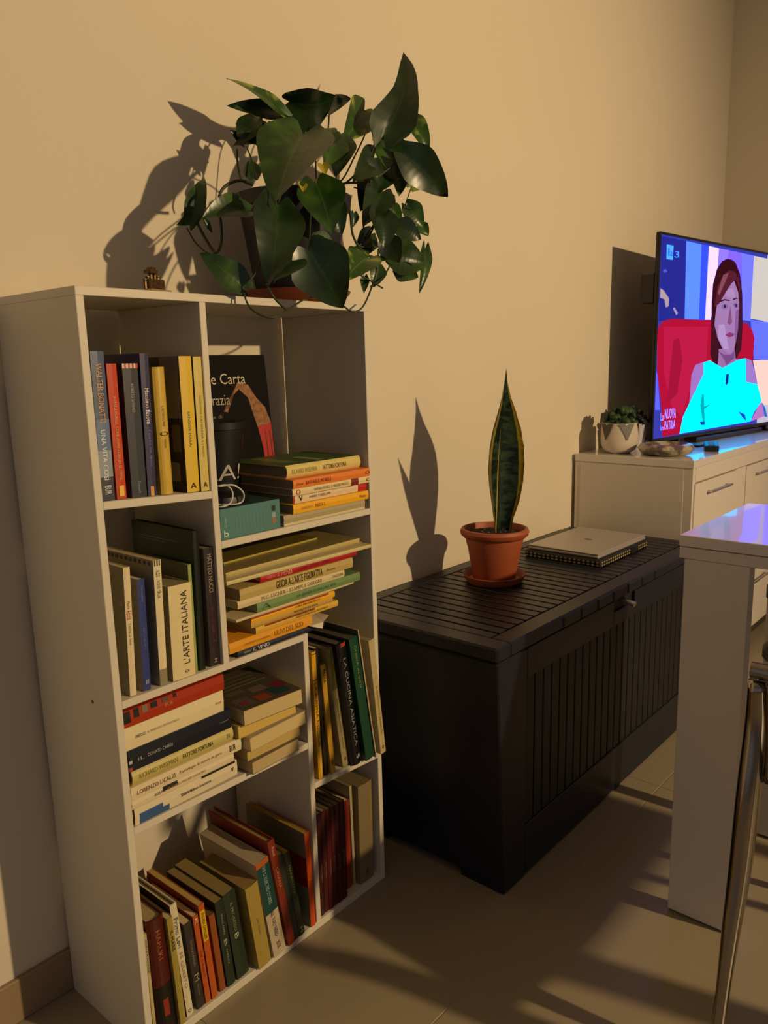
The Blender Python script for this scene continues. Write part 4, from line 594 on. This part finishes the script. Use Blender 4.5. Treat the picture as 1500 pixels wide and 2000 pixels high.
def leaf(B, T, wd, curl, tone, roll, fold, parent, origin, k):
    B, T = Vector(B), Vector(T); Y = T-B; L = Y.length; Y.normalize()
    n = (REF - Y*REF.dot(Y)).normalized()
    ang = roll*0.9*(1 if k % 2 else -1)+0.25*math.sin(k*2.3)
    n = Matrix.Rotation(ang, 3, Y) @ n
    X = Y.cross(n)
    wd = min(wd/max(0.6, math.cos(ang))*0.52, L*0.48)
    NS, NU = 12, 8
    bm = bmesh.new(); uvl = bm.loops.layers.uv.new('UVMap'); G = []
    for i in range(NS+1):
        s = i/NS; row = []
        f = 0.50+0.50*math.sin(math.pi/2*s/0.3) if s < 0.3 else (1-((s-0.3)/0.7)**1.75)*(1-0.12*math.sin(math.pi*(s-0.3)/0.7))
        if fold: f = 0.45+0.55*math.sin(math.pi/2*s/0.15) if s < 0.15 else (1-0.5*(s-0.15)/0.35 if s < 0.5 else (0.5-0.22*(s-0.5)/0.3 if s < 0.8 else 0.28*(1-s)/0.2))
        au = lambda q: math.sin(math.pi*0.78*abs(q))
        for j in range(NU+1):
            u = -1+2*j/NU
            x = u*wd*f + (0.085*L*math.sin(math.pi*s) if fold else 0); y = s*L - 0.17*L*au(u)*(1-s)**4
            z = abs(u)**1.5*wd*(0.30+0.1*math.sin(k+3*s))*f + curl*0.22*L*(4*s*(1-s)) + 0.05*L*math.sin(3.1*s+k)*u
            row.append(bm.verts.new(B + X*x + Y*y + n*z - origin))
        G.append(row)
    for i in range(NS):
        for j in range(NU):
            fc = bm.faces.new((G[i][j], G[i][j+1], G[i+1][j+1], G[i+1][j]))
            for lp, (a, b) in zip(fc.loops, ((j, i), (j+1, i), (j+1, i+1), (j, i+1))): lp[uvl].uv = (a/NU, b/NS)
    bmesh.ops.remove_doubles(bm, verts=bm.verts, dist=0.00002)
    return new_obj('leaf', bm, LM[tone], parent, smooth='all', recalc=False)
org = Vector((PX, PY, H_+0.0005))
for k, (B, T, wd, cu, tone, roll, fold) in enumerate(LEAVES): leaf(B, T, wd, cu, tone, roll, fold, t, org, k)
MST = mat('stem_green', '#1d2a12', 0.5, noise=(40, 0.8, '#2c3c1a'))
for r, pts in STEMS:
    bm = bmesh.new(); tube(bm, [Vector(p)-org for p in pts], r*0.8, n=6, k=5); new_obj('stem', bm, MST, t, smooth='all')

# ---------------------------------------------------------------- storage chest
CX0, CX1, CY0, CY1, CZ = 0.658, 1.776, -0.226, 0.212, 0.540
t = thing('storage_chest', 'large charcoal plastic storage chest with slatted lid and grooved front, between bookcase and table', 'chest', (1.2, 0, 0))
MC = mat('charcoal_plastic', '#131623', 0.38, spec=0.45, bump=0.12, bscale=500)
MCd = mat('charcoal_groove', '#0e0f15', 0.6)
def taper(co):
    x, y, z = co; f = 1-z/0.508
    x = x+0.028*f*max(0, min(1, (0.772-x)/0.11)) if x < 1.2 else x-0.028*f*max(0, min(1, (x-1.664)/0.11))
    y = y-0.02*f if y > 0 else y
    return Vector((x-1.2, y, z))
bm = bmesh.new()
bx(bm, CX0+0.004, CX1-0.004, CY0+0.010, CY1-0.006, 0.014, 0.508, bev=0.004, f=taper)
new_obj('body', bm, MCd, t)
for (xa, xb, ya, yb) in ((CX0+0.004, CX0+0.16, CY0+0.01, CY0+0.11), (CX1-0.16, CX1-0.004, CY0+0.01, CY0+0.11), (CX0+0.004, CX0+0.16, CY1-0.1, CY1-0.006), (CX1-0.16, CX1-0.004, CY1-0.1, CY1-0.006)):
    box_obj('foot', (xa, xb, ya, yb, 0.0, 0.016), MC, t, f=taper)
# end panels, front frame
box_obj('end_panel', (CX0+0.002, CX0+0.012, CY0+0.03, CY1-0.012, 0.02, 0.500), MC, t, bev=0.002, f=taper)
box_obj('end_panel', (CX1-0.012, CX1-0.002, CY0+0.03, CY1-0.012, 0.02, 0.500), MC, t, bev=0.002, f=taper)
box_obj('corner_post', (CX0+0.002, 0.772, CY0+0.002, CY0+0.034, 0.0, 0.508), MC, t, bev=0.003, f=taper)
box_obj('corner_post', (1.664, CX1-0.002, CY0+0.002, CY0+0.034, 0.0, 0.508), MC, t, bev=0.003, f=taper)
box_obj('bottom_rail', (0.772, 1.664, CY0+0.002, CY0+0.02, 0.004, 0.118), MC, t, bev=0.002, f=lambda c: Vector((c[0]-1.2, c[1], c[2])))
nt_ = lambda c: Vector((c[0]-1.2, c[1], c[2]))
bm = bmesh.new()
for d in ((0.772, 1.172, 0.445, 0.508), (1.292, 1.664, 0.445, 0.508), (1.172, 1.292, 0.445, 0.480)):
    bx(bm, d[0], d[1], CY0+0.002, CY0+0.02, d[2], d[3], bev=0.0015, f=nt_)
new_obj('upper_rail', bm, MC, t)
box_obj('latch_recess', (1.172, 1.292, CY0+0.014, CY0+0.02, 0.480, 0.508), mat('recess_black', '#060608', 0.7), t, f=nt_)
bm = bmesh.new(); tube(bm, [(1.236-1.2, CY0+0.012, 0.497), (1.236-1.2, CY0-0.022, 0.490)], 0.0085, n=12, k=2, flat=0.8)
new_obj('latch', bm, mat('metal_latch', '#c4bdb0', 0.3, metal=0.8), t)
bm = bmesh.new(); bx(bm, 0.002, 0.0325, CY0+0.006, CY0+0.02, 0.118, 0.445, bev=0.0012)
o0 = new_obj('front_slat', bm, mat('charcoal_slat', '#0c0e15', 0.5, bump=0.2, bscale=500), t)
for i in range(25):
    o = o0 if i == 0 else o0.copy()
    if i: COL.objects.link(o); o.parent = t
    o.location = (0.7740+0.0356*i-1.2, 0, 0)
# lid
bm = bmesh.new()
LZ0, LZ1 = 0.510, CZ
bx(bm, CX0-0.002, 0.706, CY0, CY1, LZ0, LZ1, bev=0.004, f=nt_); bx(bm, 1.742, CX1+0.002, CY0, CY1, LZ0, LZ1, bev=0.004, f=nt_)
bx(bm, 0.704, 1.744, CY0, CY0+0.048, LZ0, LZ1, bev=0.004, f=nt_); bx(bm, 0.704, 1.744, CY1-0.04, CY1, LZ0, LZ1, bev=0.004, f=nt_)
bx(bm, 0.704, 1.744, CY0+0.04, CY1-0.03, LZ0, LZ1-0.009, f=nt_)
new_obj('lid', bm, MC, t)
bm = bmesh.new(); bx(bm, 0.0030, 0.0310, CY0+0.0495, CY1-0.0415, LZ1-0.0095, LZ1-0.0003, bev=0.001)
o0 = new_obj('lid_slat', bm, MC, t)
for i in range(30):
    o = o0 if i == 0 else o0.copy()
    if i: COL.objects.link(o); o.parent = t
    o.location = (0.7035+0.03455*i-1.2, 0, 0)
for i in range(7):
    xa = 0.915+0.082*i
    box_obj('lid_lip', (xa, xa+0.074 if i < 6 else 1.735, CY0-0.0025, CY0+0.004, 0.5125, 0.5365), MC, t, bev=0.002, f=nt_)
CTOP = CZ-0.0003

# ---------------------------------------------------------------- snake plant
SX, SY = 1.066, 0.046
t = thing('snake_plant', 'upright snake plant with yellow-edged leaf in a terracotta pot, standing on the charcoal chest', 'plant', (SX, SY, CTOP))
M2 = mat('terracotta_orange', '#a3522c', 0.55, noise=(25, 0.8, '#984a27'))
bm = bmesh.new(); lathe(bm, [(0, 0.002), (0.062, 0.002), (0.066, 0), (0.072, 0.006), (0.0775, 0.019), (0.0765, 0.021), (0.073, 0.018), (0.066, 0.006), (0, 0.006)], 56); new_obj('saucer', bm, M2, t, smooth=True)
bm = bmesh.new(); lathe(bm, [(0, 0.0062), (0.050, 0.0062), (0.053, 0.010), (0.066, 0.088), (0.070, 0.100), (0.0715, 0.113), (0.0765, 0.114), (0.0830, 0.120), (0.0850, 0.128), (0.0815, 0.135), (0.0760, 0.136), (0.0735, 0.131), (0.071, 0.118), (0, 0.118)], 56); new_obj('pot', bm, M2, t, smooth=True)
bm = bmesh.new(); lathe(bm, [(0, 0.126), (0.03, 0.128), (0.06, 0.124), (0.0712, 0.121)], 24); new_obj('soil', bm, MATS['soil'], t, smooth=True)
bm = bmesh.new()
for i in range(10):
    a = i*2.4; r = 0.02+0.004*(i % 5); bx(bm, r*math.cos(a), r*math.cos(a)+0.004, r*math.sin(a), r*math.sin(a)+0.005, 0.1255, 0.130)
g_ = new_obj('gravel', bm, cmat('#6a5a48'), t); g_['kind'] = 'stuff'
def snake_mat():
    m = bpy.data.materials.new('snake_leaf'); m.use_nodes = True; nt = m.node_tree; b = nt.nodes['Principled BSDF']
    uv = nt.nodes.new('ShaderNodeUVMap'); sx = nt.nodes.new('ShaderNodeSeparateXYZ'); nt.links.new(uv.outputs['UV'], sx.inputs[0])
    mp = nt.nodes.new('ShaderNodeMapping'); mp.inputs['Scale'].default_value = (2.2, 16, 1); nt.links.new(uv.outputs['UV'], mp.inputs[0])
    n = nt.nodes.new('ShaderNodeTexNoise'); n.inputs['Scale'].default_value = 1.6; n.inputs['Detail'].default_value = 5; nt.links.new(mp.outputs[0], n.inputs['Vector'])
    r = nt.nodes.new('ShaderNodeValToRGB'); r.color_ramp.elements[0].position = 0.44; r.color_ramp.elements[1].position = 0.56
    r.color_ramp.elements[0].color = hexc('#13261c'); r.color_ramp.elements[1].color = hexc('#3c5238'); nt.links.new(n.outputs['Fac'], r.inputs['Fac'])
    a = nt.nodes.new('ShaderNodeMath'); a.operation = 'SUBTRACT'; a.inputs[1].default_value = 0.5; nt.links.new(sx.outputs['X'], a.inputs[0])
    ab = nt.nodes.new('ShaderNodeMath'); ab.operation = 'ABSOLUTE'; nt.links.new(a.outputs[0], ab.inputs[0])
    mr = nt.nodes.new('ShaderNodeMapRange'); mr.inputs['From Min'].default_value = 0.40; mr.inputs['From Max'].default_value = 0.425; nt.links.new(ab.outputs[0], mr.inputs['Value'])
    mx = nt.nodes.new('ShaderNodeMix'); mx.data_type = 'RGBA'; nt.links.new(mr.outputs[0], mx.inputs['Factor']); nt.links.new(r.outputs['Color'], mx.inputs[6]); mx.inputs[7].default_value = hexc('#c2ae3c')
    nt.links.new(mx.outputs[2], b.inputs['Base Color']); b.inputs['Roughness'].default_value = 0.38
    return m
MSN = snake_mat()
def snake_leaf(path, widths, facing, cup, name='leaf'):
    pts = smooth_path(path, 8); N = len(pts); NU = 12
    bm = bmesh.new(); uvl = bm.loops.layers.uv.new('UVMap'); G = []
    for i, p in enumerate(pts):
        s = i/(N-1)
        tg = (pts[min(i+1, N-1)]-pts[max(0, i-1)]).normalized()
        a0, a1 = facing; a = math.radians(a0+(a1-a0)*s)
        nrm = Vector((math.sin(a), -math.cos(a), 0)); nrm = (nrm-tg*nrm.dot(tg)).normalized(); X = nrm.cross(tg)
        k = s*(len(widths)-1); j0 = min(int(k), len(widths)-2); wd = widths[j0]+(widths[j0+1]-widths[j0])*(k-j0)
        cs = cup[0]+(cup[1]-cup[0])*s
        row = []
        for j in range(NU+1):
            u = -1+2*j/NU; th = u*cs
            R = wd/2/max(0.2, math.sin(min(cs, 1.5)))
            row.append(bm.verts.new(p + X*(R*math.sin(th)) + nrm*(R*(1-math.cos(th)))))
        G.append(row)
    for i in range(N-1):
        for j in range(NU):
            fc = bm.faces.new((G[i][j], G[i][j+1], G[i+1][j+1], G[i+1][j]))
            for lp, (a, b) in zip(fc.loops, ((j, i), (j+1, i), (j+1, i+1), (j, i+1))): lp[uvl].uv = (a/NU, b/(N-1))
    bmesh.ops.solidify(bm, geom=bm.faces[:], thickness=0.0018)
    return new_obj(name, bm, MSN, t, smooth='all', recalc=True)
snake_leaf([(0.010, -0.005, 0.118), (0.007, -0.004, 0.20), (0.002, 0.0, 0.29), (-0.006, -0.01, 0.38), (-0.022, -0.035, 0.455), (-0.034, -0.052, 0.522)],
           [0.044, 0.056, 0.082, 0.104, 0.116, 0.116, 0.102, 0.074, 0.038, 0.015, 0.001], (-22, 6), (1.5, 0.9))
snake_leaf([(-0.002, -0.012, 0.118), (-0.030, -0.035, 0.22), (-0.070, -0.060, 0.32), (-0.100, -0.080, 0.395)],
           [0.024, 0.030, 0.036, 0.034, 0.024, 0.012, 0.001], (-150, -150), (1.0, 0.6))

# ---------------------------------------------------------------- laptop on notebook sleeve
t = thing('patterned_sleeve', 'dark sleeve with beige patterned trim under the laptop on the charcoal chest', 'sleeve', (1.485, 0.0, CTOP), (0, 0, math.radians(0.5)))
MSL = mat('sleeve_fabric', '#14131a', 0.8, bump=0.3, bscale=600)
box_obj('body', (-0.155, 0.155, -0.110, 0.118, 0, 0.020), MSL, t, bev=0.004)
MTR = mat('sleeve_trim', '#a08f60', 0.8)
TRIM = [bmesh.new(), bmesh.new()]
for side in range(2):
    bm = TRIM[side]
    if side == 0:
        for i in range(23):
            x = -0.150+i*0.0132
            if 0.035 < x < 0.075: continue
            for zz in (0.003, 0.011):
                poly(bm, [(x, -0.1107, zz+0.003), (x+0.005, -0.1107, zz), (x+0.010, -0.1107, zz+0.003), (x+0.005, -0.1107, zz+0.006)])
    else:
        for i in range(17):
            y = -0.106+i*0.0132
            for zz in (0.003, 0.011):
                poly(bm, [(-0.1557, y, zz+0.003), (-0.1557, y+0.005, zz), (-0.1557, y+0.010, zz+0.003), (-0.1557, y+0.005, zz+0.006)])
for bm in TRIM: new_obj('woven_trim', bm, MTR, t)['kind'] = 'stuff'
box_obj('strap', (0.036, 0.072, -0.1115, -0.104, 0.001, 0.019), cmat('#17161d'), t)
t = thing('laptop', 'closed silver laptop with a small dark logo, lying on the patterned sleeve', 'laptop', (1.490, 0.004, CTOP+0.0205), (0, 0, math.radians(-0.5)))
MA = mat('silver_aluminium', '#b9b2ac', 0.42, metal=0.55, bump=0.05, bscale=900)
box_obj('base', (-0.150, 0.150, -0.106, 0.106, 0, 0.009), MA, t, bev=0.003)
box_obj('lid', (-0.150, 0.150, -0.106, 0.106, 0.0095, 0.0145), MA, t, bev=0.002)
bm = bmesh.new()
cs = [(0.011*math.cos(a)*(1-0.06*math.cos(2*a)), 0.0105*math.sin(a)+(-0.002 if abs(math.cos(a)) < 0.2 and math.sin(a) > 0 else 0)) for a in [2*math.pi*i/28 for i in range(28)]]
poly(bm, [(x if not (x > 0.008 and abs(y) < 0.006) else 0.0075, y, 0.0147) for x, y in cs])
poly(bm, [(0.001, 0.0115, 0.0147), (0.005, 0.0155, 0.0147), (0.0055, 0.0125, 0.0147), (0.003, 0.0105, 0.0147)])
new_obj('logo', bm, mat('logo_grey', '#5c5650', 0.25, metal=0.5), t)

# ---------------------------------------------------------------- tv cabinet
t = thing('tv_cabinet', 'long white sideboard with drawers and thin chrome handles, under the television', 'cabinet', (2.45, 0.03, 0))
CF, CB, CT = -0.162, 0.230, 0.774
f_ = lambda c: Vector((c[0]-2.45, c[1]-0.03, c[2]))
def cb(name, d, m=M_LAM2, bev=0.001): return box_obj(name, d, m, t, bev=bev, f=f_)
cb('top_board', (1.840, 3.06, CF, CB, CT-0.024, CT), M_GLOSS)
cb('side_panel', (1.842, 1.862, CF+0.002, CB, 0.06, CT-0.0245)); cb('side_panel', (3.038, 3.058, CF+0.002, CB, 0.06, CT-0.0245))
bm = bmesh.new()
bx(bm, 1.8405, 1.842, CF+0.03, CB-0.02, 0.09, CT-0.030, bev=0.0004, f=f_)
new_obj('side_inlay', bm, M_LAM2, t)
cb('back_panel', (1.862, 3.038, CB-0.006, CB, 0.06, CT-0.0245)); cb('bottom_board', (1.862, 3.038, CF+0.002, CB-0.006, 0.06, 0.08))
cb('plinth', (1.87, 3.03, CF+0.03, CB-0.03, 0.0, 0.06), cmat('#3a352e'))
cb('fascia', (1.862, 3.038, CF, CF+0.018, 0.705, CT-0.0245))
cb('stile', (2.249, 2.356, CF, CF+0.018, 0.08, 0.703)); cb('stile', (2.752, 2.858, CF, CF+0.018, 0.08, 0.703))
for k, (xa, xb) in enumerate(((1.8525, 2.2465), (2.359, 2.749), (2.861, 3.036))):
    for za, zb in ((0.50, 0.7005), (0.295, 0.496), (0.085, 0.291)):
        dr = cb('drawer', (xa, xb, CF-0.003, CF+0.015, za, zb), bev=0.0012)
        xm = (xa+xb)/2; hw = 0.097 if k < 2 else 0.05
        bm = bmesh.new()
        bx(bm, xm-hw, xm+hw, CF-0.024, CF-0.018, zb-0.038, zb-0.030, bev=0.0015, f=f_)
        for s in (-1, 1): bx(bm, xm+s*(hw-0.012)-0.004, xm+s*(hw-0.012)+0.004, CF-0.019, CF-0.003, zb-0.037, zb-0.031, f=f_)
        h = new_obj('handle', bm, mat('chrome', '#c8c8cc', 0.15, metal=1.0), dr)
# television
TVO = Vector((2.0689, 0.0665, 1.477)); TYAW = math.radians(-6.386)
t = thing('television', 'large flat television showing a woman in a red armchair, on the white sideboard', 'television', (TVO.x, TVO.y, CT+0.0003), (0, 0, TYAW))
TW, TH = 1.115, 0.679; ZT = 1.477-CT-0.0003
MBK = mat('tv_black', '#08080c', 0.3)
bm = bmesh.new(); bx(bm, 0, TW, 0.0005, 0.012, ZT-TH, ZT+0.008, bev=0.002); bx(bm, 0.12, TW-0.12, 0.012, 0.045, ZT-TH+0.02, ZT-0.22, bev=0.01)
new_obj('housing', bm, MBK, t)
bm = bmesh.new()
bx(bm, 0, TW, -0.003, 0.0004, ZT, ZT+0.008); bx(bm, 0, TW, -0.003, 0.0004, ZT-TH-0.0, ZT-TH+0.012); bx(bm, 0, 0.008, -0.003, 0.0004, ZT-TH+0.012, ZT); bx(bm, TW-0.008, TW, -0.003, 0.0004, ZT-TH+0.012, ZT)
new_obj('bezel', bm, MBK, t)
for x in (0.17, TW-0.18):
    bm = bmesh.new(); bx(bm, x, x+0.06, -0.085, 0.105, 0.0, 0.006, bev=0.002); bx(bm, x+0.02, x+0.04, 0.0, 0.03, 0.006, ZT-TH+0.02)
    new_obj('stand_foot', bm, MBK, t)
PIC = dict(bg='#3a3fb0', navy='#2a2c96', blue1='#6494ff', blue2='#3c56f0', white='#e8e4f8', lilac1='#9a80f4', lilac2='#8a6af0', blue3='#7a80fa', cream1='#d8d0c8', blue4='#6a78ff', cream2='#e8d8cc',
           chair='#b81238', chairhi='#c41c48', chairsh='#a8143a', lightL='#6a6ae0', hair='#3a1018', neck='#a070a8', neckshade='#7c4c86', face='#a87cb4', facehi='#b896cc', faceshade='#8c5c9c', forehead='#b48cc0', fringe='#5a2030', hairhi='#8a4a60', hairR='#42182a', hairL='#421420', eyeL='#8a6aa0', eyeR='#7c5a94', irisL='#2a1c34', irisR='#30203c', browL='#3a1420', browR='#3a1420',
           nose='#84507e', mouth='#8c3a6a', shL='#a878c8', shR='#a47cd0', dress='#00f8f0', fold1='#00b4b8', fold2='#1848c0', fold3='#1848c0', fold4='#00a0a8', mic='#0c2a90', arm='#c078c8', armb='#2a6ad8', spk1='#b8a0a8', spk2='#a89ac0', spk3='#5a60d0', logo='#58b8f8')
EM = 1.0
def emis(c_):
    nm = 'screen_'+c_.strip('#')
    if nm in MATS: return MATS[nm]
    m = bpy.data.materials.new(nm); m.use_nodes = True; nt = m.node_tree; nt.nodes.clear()
    o = nt.nodes.new('ShaderNodeOutputMaterial'); e = nt.nodes.new('ShaderNodeEmission'); e.inputs[0].default_value = hexc(c_); e.inputs[1].default_value = EM
    r_ = hexc(c_); e.inputs[0].default_value = (r_[0]*(1.3 if r_[0] > 0.78 else 1.0), r_[1]*(1.5 if r_[1] > 0.78 else 1.0), r_[2]*(4.0 if r_[2] > 0.72 else 1.0), 1); nt.links.new(e.outputs[0], o.inputs[0]); MATS[nm] = m; return m
bm = bmesh.new(); mats = []
order = list(PIC)
poly(bm, [(0.008, -0.0002, ZT-TH+0.012), (TW-0.008, -0.0002, ZT-TH+0.012), (TW-0.008, -0.0002, ZT), (0.008, -0.0002, ZT)], 0); mats.append(emis(PIC['bg']))
# the part of the picture right of the frame: studio wall panels
for a, b, c_ in ((0.86, 1.0, '#c8c0d0'), (1.0, TW-0.008, '#5a68e8')):
    mats.append(emis(c_)); poly(bm, [(a, -0.00022, ZT-TH+0.012), (b, -0.00022, ZT-TH+0.012), (b, -0.00022, ZT), (a, -0.00022, ZT)], len(mats)-1)
for i, k in enumerate(order[1:]):
    mats.append(emis(PIC[k])); e_ = -0.0003-0.00006*i
    fc = poly(bm, [(max(0.008, min(x, TW-0.01)), e_, max(ZT-TH+0.012, min(ZT+z, ZT-0.0003))) for x, z in TV_PICTURE[k]], len(mats)-1)
bmesh.ops.triangulate(bm, faces=bm.faces[:], ngon_method='EAR_CLIP')
new_obj('screen', bm, None, t, mats=mats, recalc=False)
def tvtext(s, k, c_):
    x0, z0, x1, z1 = TV_TEXT[k]
    text_obj(s, 'screen_lettering', lambda u, v: Vector((x0+(x1-x0)*u, -0.0042, ZT+z0+(z1-z0)*v)), c_, t, m=emis(c_))
tvtext('Rai', 'rai', '#2848c8'); tvtext('3', '3', '#58a8f8'); tvtext('La', 'la', '#a8b8f8'); tvtext('NUOVA', 'nuova', '#c0c8f8'); tvtext('in', 'in', '#a8b8f8'); tvtext('PATRIA', 'patria', '#c0c8f8')
box_obj('connector_box', (0.002, 0.06, 0.0125, 0.062, ZT-0.215, ZT-0.120), MBK, t, bev=0.003)
# decoration on the cabinet
t = thing('potted_succulent', 'leafy green succulent in a rounded pale bowl with grey triangles, on the sideboard', 'plant', (1.935, 0.120, CT+0.0003))
MG = mat('frosted_white', '#c9bfb0', 0.35)
bm = bmesh.new(); lathe(bm, [(0, 0), (0.034, 0), (0.052, 0.012), (0.060, 0.032), (0.0605, 0.055), (0.058, 0.10), (0.0555, 0.10), (0.057, 0.055), (0.05, 0.02), (0, 0.018)], 32); new_obj('bowl', bm, MG, t, smooth=True)
bm = bmesh.new(); lathe(bm, [(0, 0.085), (0.0560, 0.085)], 24); new_obj('soil', bm, MATS['soil'], t)
bm = bmesh.new()
for a in (-0.15, 1.05, -1.3):
    pts = []
    for da, z in ((-0.42, 0.099), (0.42, 0.099), (0.0, 0.045)):
        r = 0.0608 if z < 0.06 else 0.0590
        pts.append((r*math.sin(a+da-0.6), -r*math.cos(a+da-0.6), z))
    m1 = (Vector(pts[0])+Vector(pts[1]))/2; m1.normalized()
    poly(bm, [Vector(p)+Vector((p[0], p[1], 0)).normalized()*0.004 for p in pts])
new_obj('triangle_ornament', bm, cmat('#4a4440'), t)
def bush(parent, cx, cy, z0, R, n, m, seed):
    rnd = random.Random(seed)
    for i in range(n):
        a = rnd.uniform(0, 6.28); el = rnd.uniform(0.0, 1.4); r = R*rnd.uniform(0.5, 1.0)
        p = Vector((cx+r*math.cos(a)*math.cos(el), cy+r*math.sin(a)*math.cos(el), z0+r*math.sin(el)*0.9))
        bm = bmesh.new(); bmesh.ops.create_icosphere(bm, subdivisions=1, radius=0.017*rnd.uniform(0.7, 1.2))
        q = Euler((rnd.uniform(0, 3), rnd.uniform(0, 3), rnd.uniform(0, 3))).to_matrix()
        for v in bm.verts: v.co = p + q @ Vector((v.co.x, v.co.y*0.8, v.co.z*0.3))
        new_obj('leaf', bm, m, parent, smooth='all')
MSU = mat('succulent_leaf', '#22381c', 0.6, noise=(60, 0.6, '#33502a'))
bush(t, 0.0, 0.0, 0.095, 0.060, 44, MSU, 3)
t = thing('potted_succulent', 'dark succulent in an angular white pot, between the frosted bowl and the television', 'plant', (2.070, 0.145, CT+0.0003))
bm = bmesh.new(); lathe(bm, [(0, 0), (0.045, 0), (0.062, 0.09), (0.058, 0.09), (0.05, 0.07), (0, 0.07)], 6); new_obj('pot', bm, mat('white_ceramic', '#c8c4cc', 0.4), t)
bush(t, 0.0, 0.0, 0.09, 0.062, 40, mat('dark_leaf', '#141c22', 0.6), 5)
t = thing('bowl', 'low round stone-patterned trinket bowl near the front corner of the sideboard', 'bowl', (1.955, -0.030, CT+0.0003))
bm = bmesh.new(); lathe(bm, [(0, 0), (0.055, 0), (0.078, 0.008), (0.088, 0.022), (0.080, 0.034), (0.066, 0.037), (0.058, 0.030), (0.05, 0.018), (0, 0.014)], 40); new_obj('dish', bm, mat('stone_pattern', '#b0a48c', 0.3, noise=(28, 0.12, '#5c5248')), t, smooth=True)
t = thing('remote_control', 'dark remote control lying in front of the television on the sideboard', 'remote', (2.185, -0.095, CT+0.0003), (0, 0, math.radians(20)))
box_obj('case', (-0.085, 0.085, -0.022, 0.022, 0, 0.019), mat('remote_black', '#101018', 0.4), t, bev=0.003)
for i in range(7): box_obj('button', (-0.07+0.02*i, -0.058+0.02*i, -0.010, 0.010, 0.019, 0.0205), cmat('#3a3a44'), t)
t = thing('soundbar', 'low dark bar lying behind the remote under the television screen', 'soundbar', (TVO.x+0.60, TVO.y-0.05, CT+0.0003), (0, 0, TYAW))
bm = bmesh.new(); bx(bm, -0.29, 0.29, -0.030, 0.022, 0, 0.018, bev=0.005); new_obj('case', bm, mat('soundbar_brown', '#201a18', 0.35), t)

# ---------------------------------------------------------------- table
t = thing('table', 'white console table with a doubled glossy top and slab legs, at the right edge', 'table', (1.056, -1.02, 0))
f_ = lambda c: Vector((c[0]-1.056, c[1]+1.02, c[2]))
TX0, TX1, TY0, TY1 = 0.856, 1.262, -1.56, -0.486
box_obj('table_top', (TX0, TX1, TY0, TY1, 0.7395, 0.760), M_GLOSS, t, bev=0.001, f=f_)
box_obj('extension_leaf', (TX0+0.001, TX1-0.001, TY0, TY1-0.001, 0.717, 0.738), M_LAM2, t, bev=0.001, f=f_)
for xa, xb, ya, yb in ((TX0+0.001, 0.887, -0.610, -0.497), (1.232, 1.262, -0.66, -0.545), (TX0+0.001, 0.887, -1.55, -1.437), (1.232, 1.262, -1.55, -1.437)):
    lg = box_obj('leg', (xa, xb, ya, yb, 0.004, 0.7165), M_LAM2, t, bev=0.001, f=f_)
    bm = bmesh.new(); lathe(bm, [(0, 0), (0.010, 0), (0.010, 0.0039), (0, 0.0039)], 12, c=((xa+xb)/2-1.056, (ya+yb)/2+1.02+0.02, 0)); new_obj('glide', bm, cmat('#141210'), lg)

# ---------------------------------------------------------------- chair
t = thing('chair', 'chrome-framed dining chair at the right edge, only its curved rear leg and back edge showing', 'chair', (0.80, -0.90, 0))
o_ = Vector((0.80, -0.90, 0))
MCH = mat('chair_chrome', '#9a938a', 0.16, metal=1.0)
leg = [(0.642, -0.69, 0.60), (0.650, -0.69, 0.53), (0.634, -0.69, 0.42), (0.617, -0.69, 0.31), (0.586, -0.69, 0.20), (0.556, -0.69, 0.08), (0.534, -0.69, 0.0)]
for dy in (0.0, -0.40):
    bm = bmesh.new(); tube(bm, [Vector(p)+Vector((0, dy, 0))-o_ for p in leg], 0.0225, n=16, k=6, flat=0.72, axis=(0, 1, 0), taper=lambda s: 0.80+0.35*math.sin(math.pi*min(1, s*1.3))-0.25*s); new_obj('leg', bm, MCH, t, smooth='all')
    bm = bmesh.new(); tube(bm, [Vector(p)+Vector((0, dy, 0))-o_ for p in ((1.03, -0.70, 0.43), (1.05, -0.70, 0.3), (1.07, -0.70, 0.0))], 0.011, n=12); new_obj('leg', bm, MCH, t, smooth='all')
bm = bmesh.new(); tube(bm, [Vector(p)-o_ for p in ((0.645, -0.680, 0.615), (0.645, -0.9, 0.615), (0.645, -1.104, 0.615))], 0.0125, n=16, k=2); new_obj('cross_bar', bm, MCH, t, smooth=True)
bm = bmesh.new(); bx(bm, 0.65, 1.05, -1.085, -0.705, 0.43, 0.475, bev=0.012, f=lambda c: c-o_); new_obj('seat', bm, mat('grey_leatherette', '#4a433c', 0.45), t, smooth=True)
for yy in (-0.71, -1.08):
    bm = bmesh.new(); tube(bm, [Vector(p)-o_ for p in ((0.66, yy, 0.44), (0.85, yy, 0.425), (1.04, yy, 0.43))], 0.009, n=8); new_obj('seat_rail', bm, MCH, t, smooth='all')
    bm = bmesh.new(); tube(bm, [Vector(p)-o_ for p in ((0.640, yy, 0.60), (0.655, yy, 0.52), (0.66, yy, 0.44))], 0.009, n=8); new_obj('back_post', bm, MCH, t, smooth='all')
for za in (0.640, 0.730, 0.820):  # guessed back, left open in slats so little shadow reaches the bookcase
    bm = bmesh.new(); bx(bm, 0.618, 0.636, -1.095, -0.698, za, za+0.030, bev=0.006, f=lambda c: c-o_); new_obj('back_slat', bm, MATS['grey_leatherette'], t, smooth=True)
for yy in (-0.715, -1.075):
    bm = bmesh.new(); tube(bm, [Vector(p)-o_ for p in ((0.640, yy, 0.61), (0.640, yy, 0.75), (0.636, yy, 0.85))], 0.007, n=10); new_obj('back_post', bm, MCH, t, smooth='all')
